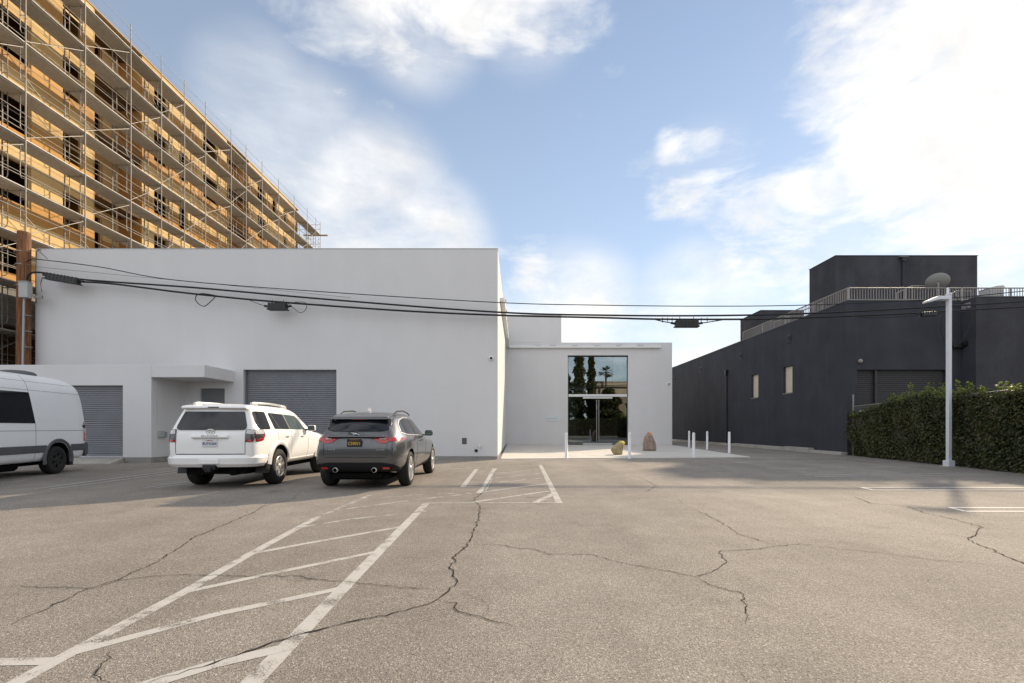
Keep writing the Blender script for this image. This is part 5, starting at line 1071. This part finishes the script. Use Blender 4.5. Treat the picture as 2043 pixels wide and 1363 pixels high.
# ------------------------------------------------ graphite crossover
g = Vector((-3.22, 10.5, 0)); cro = thing('grey_crossover', 'metallic grey crossover with slim red tail lights and black licence plate', 'car', g, R(.6))
cro.scale = (.955, 1, 1)
xb = [.74, .86, .94, .965, .975, .965, .915, .70, .635, .50]
zb = [.28, .30, .44, .62, .82, .98, 1.07, 1.47, 1.555, 1.60]
tz = [.36, .40, .50, .64, .80, .94, 1.06, 1.32, 1.40, 1.45]
C = [sec(-.86, [.62, .74, .80, .80, .79, .77, .73, .60, .565, .46], tz, [.07, .0, -.035, -.045, -.045, -.03, .02, .22, .32, .36]),
     sec(-.78, [.66, .79, .86, .865, .855, .835, .79, .645, .60, .49], tz, [.07, .02, -.01, -.02, -.02, -.01, .03, .24, .34, .40]),
     sec(-.55, [.70, .83, .92, .94, .935, .915, .86, .68, .625, .50], [.32, .36, .48, .63, .81, .97, 1.08, 1.39, 1.465, 1.51], [0, 0, 0, 0, 0, 0, 0, .16, .20, .22]),
     sec(-.05, xb, [.28, .30, .44, .62, .83, 1.0, 1.09, 1.455, 1.535, 1.575]), sec(.6, [.74, .86, .93, .955, .965, .955, .91, .71, .645, .51], zb), sec(1.15, [.74, .86, .93, .955, .965, .955, .91, .71, .645, .51], [.28, .30, .44, .62, .82, .97, 1.055, 1.455, 1.54, 1.585]),
     sec(1.55, xb[:7] + [.71, .64, .50], [.28, .30, .44, .62, .82, .96, 1.04, 1.37, 1.45, 1.49]), sec(1.95, xb[:7] + [.78, .71, .56], [.28, .30, .44, .62, .82, .95, 1.02, 1.19, 1.25, 1.28]),
     sec(2.30, xb[:7] + [.86, .80, .64], [.28, .30, .44, .62, .82, .94, .995, 1.02, 1.04, 1.05]), sec(2.87, xb[:6] + [.90, .86, .80, .62], [.28, .30, .44, .62, .80, .91, .955, .98, 1.0, 1.01]),
     sec(3.45, [.70, .80, .88, .90, .88, .84, .80, .76, .70, .54], [.28, .30, .44, .60, .73, .81, .845, .87, .89, .90]), sec(3.72, [.60, .68, .74, .74, .72, .68, .65, .61, .56, .44], [.32, .34, .44, .56, .66, .72, .745, .765, .78, .79])]
bme_ = loft_body(C, M['paint_grey'], [(0, .375, .43, .58), (2.87, .375, .43, .58)], bulge=(.06, .14)); link('body', bme_, cro); bv = bvh_of(bme_)
panel('rear_window', bv, [('rear', [(-.66, 1.215), (-.50, 1.18), (.50, 1.18), (.66, 1.215), (.60, 1.33), (.555, 1.40), (-.555, 1.40), (-.60, 1.33)])], .014, M['glass_dark'], cro, step=.03, rnd=.03)
sp = MB(); sp.prism([(-.66, 1.425), (-.62, 1.475), (-.35, 1.535), (-.28, 1.53), (-.42, 1.45), (-.60, 1.405)], -.60, .60, 'X'); spo = sp.bevelled('spoiler', M['paint_grey'], .012, cro, True)
for s in (-1, 1): q = MB(); q.prism([(-.60, 1.44), (-.40, 1.47), (-.52, 1.27), (-.60, 1.30)], s * .60, s * .655, 'X'); q.bevelled('spoiler_fin', M['paint_grey'], .01, cro, True)
q = MB(); q.box((0, -.635, 1.42), (.30, .02, .015)); q.build('brake_lamp', M['red'], spo, True)
w = MB(); w.path([(-.03, -.86, 1.15), (-.20, -.855, 1.175)], .014, 6); w.cbox((0, -.86, 1.14), (.07, .04, .035), .01); w.build('wiper', M['black'], cro, True)
f_ = MB(); f_.prism([(.15, 1.605), (-.02, 1.60), (.0, 1.665), (.05, 1.68)], -.022, .022, 'X'); f_.build('roof_fin', M['silver'], cro, True)
q = MB(); q.prism([(-.93, 1.065), (-.925, 1.09), (-.83, 1.09), (-.82, 1.06)], -.60, .60, 'X'); q.bevelled('tailgate_crease', M['paint_grey'], .006, cro, True)
for s in (-1, 1):
    sd_ = 'right' if s > 0 else 'left'
    t = panel('tail_light', bv, [('rear', [(s * a, b) for a, b in ([(.38, 1.045), (.46, .965), (.56, .935), (.66, .955), (.70, .98), (.86, .985), (.87, 1.05)])]), (sd_, [(-.86, .98), (-.62, .99), (-.36, 1.01), (-.44, 1.05), (-.86, 1.055)])], .012, M['red'], cro, rnd=.01)
    panel('lens_bar', bv, [('rear', [(s * a, b) for a, b in ([(.50, 1.015), (.62, 1.015), (.62, 1.04), (.49, 1.04)])])], .018, M['clearlens'], t)
    for poly, nm in (([(-.36, 1.15), (-.12, 1.12), (-.14, 1.36), (-.19, 1.385), (-.30, 1.30)], 'quarter_window'), ([(-.08, 1.12), (.66, 1.105), (.58, 1.455), (.30, 1.455), (-.02, 1.42), (-.10, 1.385)], 'side_window'), ([(.74, 1.105), (1.66, 1.075), (1.42, 1.30), (1.20, 1.43), (.66, 1.455)], 'side_window')):
        panel(nm, bv, [(sd_, poly)], .006, M['glass_dark'], cro, rnd=.03)
    panel('window_trim', bv, [(sd_, strip((-.42, 1.15), (-.10, 1.105), .018)), (sd_, strip((-.10, 1.105), (1.68, 1.062), .018)), (sd_, strip((-.40, 1.17), (-.30, 1.33), .018)), (sd_, strip((-.30, 1.33), (-.15, 1.41), .018)), (sd_, strip((-.15, 1.41), (.25, 1.472), .018)), (sd_, strip((.25, 1.472), (.70, 1.475), .018))], .010, M['chrome'], cro)
    for y, z in ((.36, .985), (1.22, .96)): q = MB(); q.cbox((s * .985, y, z), (.03, .20, .028), .01); q.build('door_handle', M['paint_grey'], cro, True)
    panel('door_seam', bv, [(sd_, strip((.66, .40), (.70, 1.10), .007)), (sd_, strip((1.72, .42), (1.74, 1.05), .007)), (sd_, strip((.36, .60), (-.10, 1.09), .007))], .0025, M['seam'], cro)
    mi = MB(); mi.cbox((s * 1.06, 1.66, 1.12), (.20, .12, .14), .04); mo = mi.build('side_mirror', M['black'], cro, True); q = MB(); q.cbox((s * 1.065, 1.598, 1.12), (.16, .02, .11), .008); q.build('mirror_glass', M['glass_green'], mo, True); q = MB(); q.box((s * .93, 1.68, 1.07), (.14, .06, .03)); q.build('mirror_arm', M['black'], mo, True)
    rr = MB(); rr.path([(s * .60, -.10, 1.545), (s * .60, .1, 1.605), (s * .605, .7, 1.635), (s * .605, 1.2, 1.60), (s * .60, 1.4, 1.545)], [.012, .016, .016, .016, .012], 8); rr.build('roof_rail', M['rubber'], cro, True)
    ex = MB(); ex.lathe([(.042, -.97), (.050, -.965), (.050, -.80), (.0, -.80)], 18, (s * .40, 0, .415), 'Y'); ex.lathe([(.042, -.97), (.040, -.86), (0, -.86)], 18, (s * .40, 0, .415), 'Y', mi=1); ex.build('exhaust_tip', [M['chrome'], M['well']], cro, True)
    for yw in (0, 2.87): wheel(cro, s * .845, yw, .368, .25, .262, 5, M['silver'], 1)
panel('lower_bumper', bv, [('rear', [(-.84, .375), (.84, .375), (.86, .47), (.80, .52), (.55, .56), (-.55, .56), (-.80, .52), (-.86, .47)])],   .016, simple('lower_bumper_dark', (.012, .012, .013), .6, spec=.2), cro, rnd=.03)
for s in (-1, 1): panel('reflector', bv, [('rear', [(s * a, b) for a, b in ([(.56, .43), (.70, .43), (.71, .47), (.58, .475)])])], .024, M['red'], cro)
panel('tailgate_seam', bv, [('rear', strip((-.62, .665), (.62, .665), .012)), ('rear', strip((-.655, .69), (-.655, 1.05), .009)), ('rear', strip((.655, .69), (.655, 1.05), .009))], .003, M['seam'], cro)
panel('plate_recess', bv, [('rear', [(-.32, .86), (.30, .86), (.34, 1.045), (-.36, 1.045)])], .004, M['paint_grey'], cro, rnd=.04)
bp_ = simple('plate_black', (.012, .012, .012), .5); yl = simple('plate_yellow', (.75, .48, .06), .5); ry = min(rear_y(bv, 0, 1.02), rear_y(bv, 0, .88)) - .012; p_ = plate(cro, (0, ry, .95), bp_); text_on('plate_number', 'C590V1', .088, (0, ry - .008, .935), yl, p_, .9); text_on('plate_state', 'CALIFORNIA', .026, (0, ry - .008, 1.01), simple('plate_orange', (.6, .16, .03), .5), p_, 1.2)
lp_ = MB(); lp_.path([(-.08, -.925, 1.150), (-.04, -.93, 1.140), (.02, -.93, 1.135), (.05, -.93, 1.12), (.09, -.93, 1.105)], [.006, .011, .012, .010, .004], 6); lp_.path([(-.05, -.93, 1.12), (.0, -.935, 1.11), (.03, -.935, 1.13)], .005, 5); lp_.build('emblem', M['chrome'], cro, True)
text_on('badge_lettering', 'F-PACE', .045, (-.50, rear_y(bv, -.5, .82, .006), .82), M['chrome'], cro, 1.3); text_on('badge_lettering', '25t AWD', .032, (.52, rear_y(bv, .52, .81, .006), .81), M['chrome'], cro, 1.3)
q = MB(); q.bb(-.60, .60, -.70, 3.3, .20, .31); q.tube((-.7, 0, .34), (.7, 0, .34), .06, 10); q.bb(-.5, .5, -.78, -.3, .24, .34); q.build('underbody', M['well'], cro, True)

# ------------------------------------------------ white van
van = thing('white_van', 'tall white cargo van with dark side window, grey flank stripe and black wheels', 'van', (-13.40, 12.92, 0), R(191.9))
zb = [.36, .38, .52, .80, 1.20, 1.38, 2.05, 2.34, 2.52, 2.62]; xb = [.78, .90, .965, .99, .985, .975, .925, .885, .80, .62]
C = [sec(-1.24, [.72, .82, .87, .89, .885, .875, .83, .79, .71, .55], [.40, .42, .54, .80, 1.20, 1.38, 2.05, 2.30, 2.44, 2.53], [.02, 0, 0, 0, .0, .01, .10, .17, .25, .34]),
     sec(-1.16, [.76, .87, .925, .95, .945, .935, .885, .845, .765, .59], [.38, .40, .53, .80, 1.20, 1.38, 2.05, 2.32, 2.475, 2.57], [.02, 0, 0, 0, .0, .01, .10, .17, .25, .34]),
     sec(-.90, [.78, .90, .96, .985, .98, .97, .92, .88, .795, .615], zb[:8] + [2.50, 2.60], [0, 0, 0, 0, 0, 0, .08, .12, .16, .20]), sec(-.3, xb, zb), sec(1.0, xb, zb), sec(2.4, xb, zb), sec(3.0, xb, zb[:8] + [2.50, 2.59]),
     sec(3.35, xb[:6] + [.91, .85, .76, .58], zb[:6] + [2.0, 2.22, 2.34, 2.42]), sec(3.75, xb[:6] + [.90, .83, .76, .58], zb[:6] + [1.72, 1.84, 1.92, 1.98]), sec(4.15, xb[:5] + [.96, .90, .84, .78, .60], zb[:5] + [1.30, 1.42, 1.46, 1.50, 1.54]),
     sec(4.45, [.76, .87, .93, .95, .93, .90, .86, .80, .74, .56], [.36, .38, .52, .80, 1.08, 1.17, 1.24, 1.27, 1.30, 1.32]), sec(4.68, [.70, .78, .82, .82, .80, .77, .74, .70, .64, .48], [.40, .42, .52, .74, .94, 1.00, 1.05, 1.07, 1.09, 1.10])]
bme_ = loft_body(C, M['paint_van'], [(0, .40, .46, .58), (3.66, .40, .46, .58)], bulge=(.03, .10)); link('body', bme_, van); bv = bvh_of(bme_)
for s in (-1, 1):
    sd_ = 'right' if s > 0 else 'left'
    panel('side_window', bv, [(sd_, [(.82, 1.36), (3.0, 1.36), (3.0, 2.12), (.95, 2.14)])], .008, M['glass_dark'], van, rnd=.02)
    panel('side_window', bv, [(sd_, [(3.12, 1.40), (3.85, 1.40), (3.55, 1.85), (3.12, 2.05)])], .008, M['glass_dark'], van, rnd=.03)
    panel('flank_stripe', bv, [(sd_, [(.50, .60), (3.14, .60), (3.14, .79), (.45, .79)]), (sd_, [(-1.14, .60), (-.52, .60), (-.47, .79), (-1.16, .79)])], .014, M['trim'], van)
    panel('panel_seam', bv, [(sd_, strip((.80, .40), (.82, 1.36), .009)), (sd_, strip((-1.10, 1.17), (3.0, 1.17), .010)), (sd_, strip((.95, 2.16), (1.00, 2.56), .008)), (sd_, strip((-1.0, 2.20), (3.0, 2.20), .007)), (sd_, strip((-.85, 2.42), (3.0, 2.42), .006))], .003, M['trim'], van)
    panel('pressed_panel', bv, [(sd_, [(-.95, 1.45), (.70, 1.45), (.80, 2.10), (-.62, 2.10), (-.80, 2.02)])], .005, M['paint_van'], van, rnd=.10)
    t = panel('tail_light', bv, [('rear', [(s * .80, .86), (s * .90, .86), (s * .885, 1.42), (s * .80, 1.42)]), (sd_, [(-1.30, .86), (-1.04, .86), (-1.06, 1.42), (-1.30, 1.42)])], .016, M['red'], van)
    panel('clear_lens', bv, [('rear', [(s * .80, 1.10), (s * .90, 1.10), (s * .89, 1.22), (s * .80, 1.22)]), (sd_, [(-1.30, 1.10), (-1.05, 1.10), (-1.05, 1.22), (-1.30, 1.22)])], .019, M['clearlens'], t)
    for z in (.97, 1.02): panel('lens_line', bv, [(sd_, [(-1.30, z), (-1.05, z), (-1.05, z + .02), (-1.30, z + .02)])], .019, M['clearlens'], t)
    k = MB(); k.lathe([(0, s * 1.0), (.035, s * .995), (.045, s * .95)], 12, (0, -1.03, 1.29), 'X'); k.build('door_stop', M['black'], van, True)
    fl = MB(); fl.prism([(-.62, .20), (-.48, .20), (-.40, .50), (-.58, .60)], s * .95, s * .70, 'X'); fl.build('mud_flap', M['black'], van, True)
    for yw in (0, 3.66):
        ar = MB(); n_ = 20; V = []
        for kk in range(n_ + 1):
            a = R(-12 + 204 * kk / n_)
            for rad, xx in ((.462, .95), (.475, 1.005), (.54, 1.01), (.565, .975)): V.append((s * xx, yw + math.cos(a) * rad, .40 + math.sin(a) * rad))
        ar.add(V, [(kk * 4 + j, kk * 4 + j + 1, (kk + 1) * 4 + j + 1, (kk + 1) * 4 + j) for kk in range(n_) for j in range(3)], 0, True); ar.build('fender_flare', M['trim'], van, True)
        wheel(van, s * .84, yw, .375, .25, .215, 6, M['blackrim'])
b_ = MB(); pts = [(.97, -1.10), (.985, -1.22), (.93, -1.33), (.6, -1.36), (-.6, -1.36), (-.93, -1.33), (-.985, -1.22), (-.97, -1.10)]; n = len(pts)
for z0, z1, f0, f1 in ((.42, .50, .95, .99), (.50, .80, .99, .985), (.80, .84, .985, .95)): b_.add([(x * f, y * f, z) for z, f in ((z0, f0), (z1, f1)) for x, y in pts], [(k, k + 1, n + k + 1, n + k) for k in range(n - 1)], 0, True)
b_.add([(x * .95, y * .95, .84) for x, y in pts], [list(range(n))]); b_.build('rear_bumper', M['trim'], van, True)
ac_ = MB(); ac_.lathe([(.0, .125), (.22, .12), (.36, .095), (.42, .05), (.43, .0)], 28, (0, 0, 2.655)); V = [(v[0] * .9, v[1] * 1.0 - .02, v[2]) for v in ac_.v]; ac_.v = V; ac_.build('roof_vent', M['trim'], van, True)
q = MB(); q.bb(-.6, .6, -1.0, 4.2, .26, .40); q.tube((-.7, 0, .36), (.7, 0, .36), .07, 10); q.tube((-.6, 1.0, .30), (-.6, 2.0, .30), .14, 10); q.build('underbody', M['well'], van, True)
# ================================================================== ACROSS THE LOT, SEEN ONLY MIRRORED IN THE ENTRANCE GLASS
def blob_tree(name, label, loc, h, rad, shape, n, seed, leafm, group=None, trunk_h=1.0):
    t = thing(name, label, 'tree', loc, 0, group); rg_ = np.random.default_rng(seed)
    m = MB(); m.path([(loc[0], loc[1], -.05), (loc[0] + .05, loc[1], h * .4), (loc[0], loc[1], h * .85)], [max(.1, rad * .16), rad * .1, .03], 8); m.build('trunk', M['twig'], t)
    u = rg_.random(n); z = trunk_h + (h - trunk_h) * u; rr = rad * shape(u) * rg_.random(n) ** .4 * (1 + .25 * np.sin(z * 3 + seed)); a = rg_.random(n) * 2 * np.pi
    P = np.stack([loc[0] + np.cos(a) * rr, loc[1] + np.sin(a) * rr, z], 1); Nn = rg_.normal(size=(n, 3)); Nn /= np.linalg.norm(Nn, axis=1)[:, None]; leaves('crown', P, Nn, .30, leafm, t, rg_); return t
cyp = lambda u: np.clip(np.minimum(1, (1 - u) * 1.6) * (.75 + .5 * u), .05, 1); rnd_ = lambda u: np.sqrt(np.clip(1 - (2 * u - 1) ** 2, 0, 1))
blob_tree('cypress_tree', 'broad dark cypress mirrored in the left of the entrance glass', (10.3, -12, 0), 19, 1.1, cyp, 9000, 1, M['leaf'], 'cypresses across the lot', .3)
blob_tree('cypress_tree', 'narrow tapering cypress mirrored beside the broad one in the entrance glass', (12.4, -12.5, 0), 15.5, .9, cyp, 7000, 2, M['leaf'], 'cypresses across the lot', .3)
blob_tree('round_tree', 'dark round tree mirrored at the left edge of the entrance glass', (7.6, -13, 0), 10.5, 2.2, rnd_, 7000, 3, M['leaf'])
blob_tree('round_tree', 'low leafy tree mirrored in front of the beige house', (14.6, -9, 0), 7.4, 1.9, rnd_, 7000, 4, M['leaf'])
blob_tree('round_tree', 'leafy tree mirrored at the right edge of the entrance glass', (19.6, -8, 0), 8.3, 2.0, rnd_, 7000, 6, M['leaf'])
hb = thing('far_hedge', 'dark boundary hedge mirrored along the foot of the entrance glass', 'hedge', (8, -4, 0)); rg_ = np.random.default_rng(8); n = 26000
P = np.stack([rg_.uniform(-30, 34, n), rg_.uniform(-4.6, -3.4, n), rg_.random(n) ** .8 * 2.6], 1); Nn = rg_.normal(size=(n, 3)); Nn /= np.linalg.norm(Nn, axis=1)[:, None]; leaves('foliage', P, Nn, .16, M['leaf'], hb, rg_)
m = MB(); m.bb(-30, 34, -4.5, -3.6, 0, 2.4); m.build('branch_core', M['core'], hb)
bh = thing('beige_house', 'beige flat-roofed house mirrored in the entrance glass', 'house', (17, -14, 0)); st = plaster_mat('beige_stucco', (.42, .36, .29), .08)
m = MB(); m.bb(13.2, 26, -22, -14, 0, 8.2); hw2 = m.build('wall', st, bh); m = MB(); m.bb(12.8, 26.4, -22.4, -13.5, 8.2, 9.1); m.build('parapet', st, bh)
for x in (15.2, 18.6, 22.0): m = MB(); m.bb(x, x + 1.3, -14.03, -13.96, 4.9, 7.0); w_ = m.build('window', M['trackwhite'], bh); m = MB(); m.bb(x + .08, x + 1.22, -13.958, -13.94, 4.98, 6.92); m.build('pane', M['cream'], w_)
pa = thing('palm_tree', 'fan palm mirrored above the beige house in the entrance glass', 'palm', (14.9, -13, 0)); m = MB(); m.path([(14.9, -12.9, 0), (14.95, -12.9, 5), (14.9, -12.9, 10.4)], [.24, .19, .17], 10); m.build('trunk', M['twig'], pa)
m = MB(); rp_ = random.Random(4); pr_ = leaf_mat('palm_leaf', [(0, (.02, .03, .01)), (1, (.06, .08, .025))], .2)
for k in range(34):
    a = rp_.uniform(0, 6.28); el = rp_.uniform(-.6, 1.2); d = Vector((math.cos(a) * math.cos(el), math.sin(a) * math.cos(el), math.sin(el))); c = Vector((14.9, -12.9, 10.5)); e_ = c + d * .85; sd2 = d.cross(Vector((0, 0, 1))).normalized()
    m.path([c, e_], .02, 4)
    for j in range(11): ang = R(-75 + 15 * j); t_ = e_ + (d * math.cos(ang) + sd2 * math.sin(ang)) * .62 + Vector((0, 0, -.14)); pv = sd2.cross(d) * .02 + d * .03; m.add([e_ - pv, e_ + pv, (e_ + t_) / 2 + sd2 * .05, t_, (e_ + t_) / 2 - sd2 * .05], [(0, 1, 2, 3, 4)])
m.build('crown', pr_, pa)
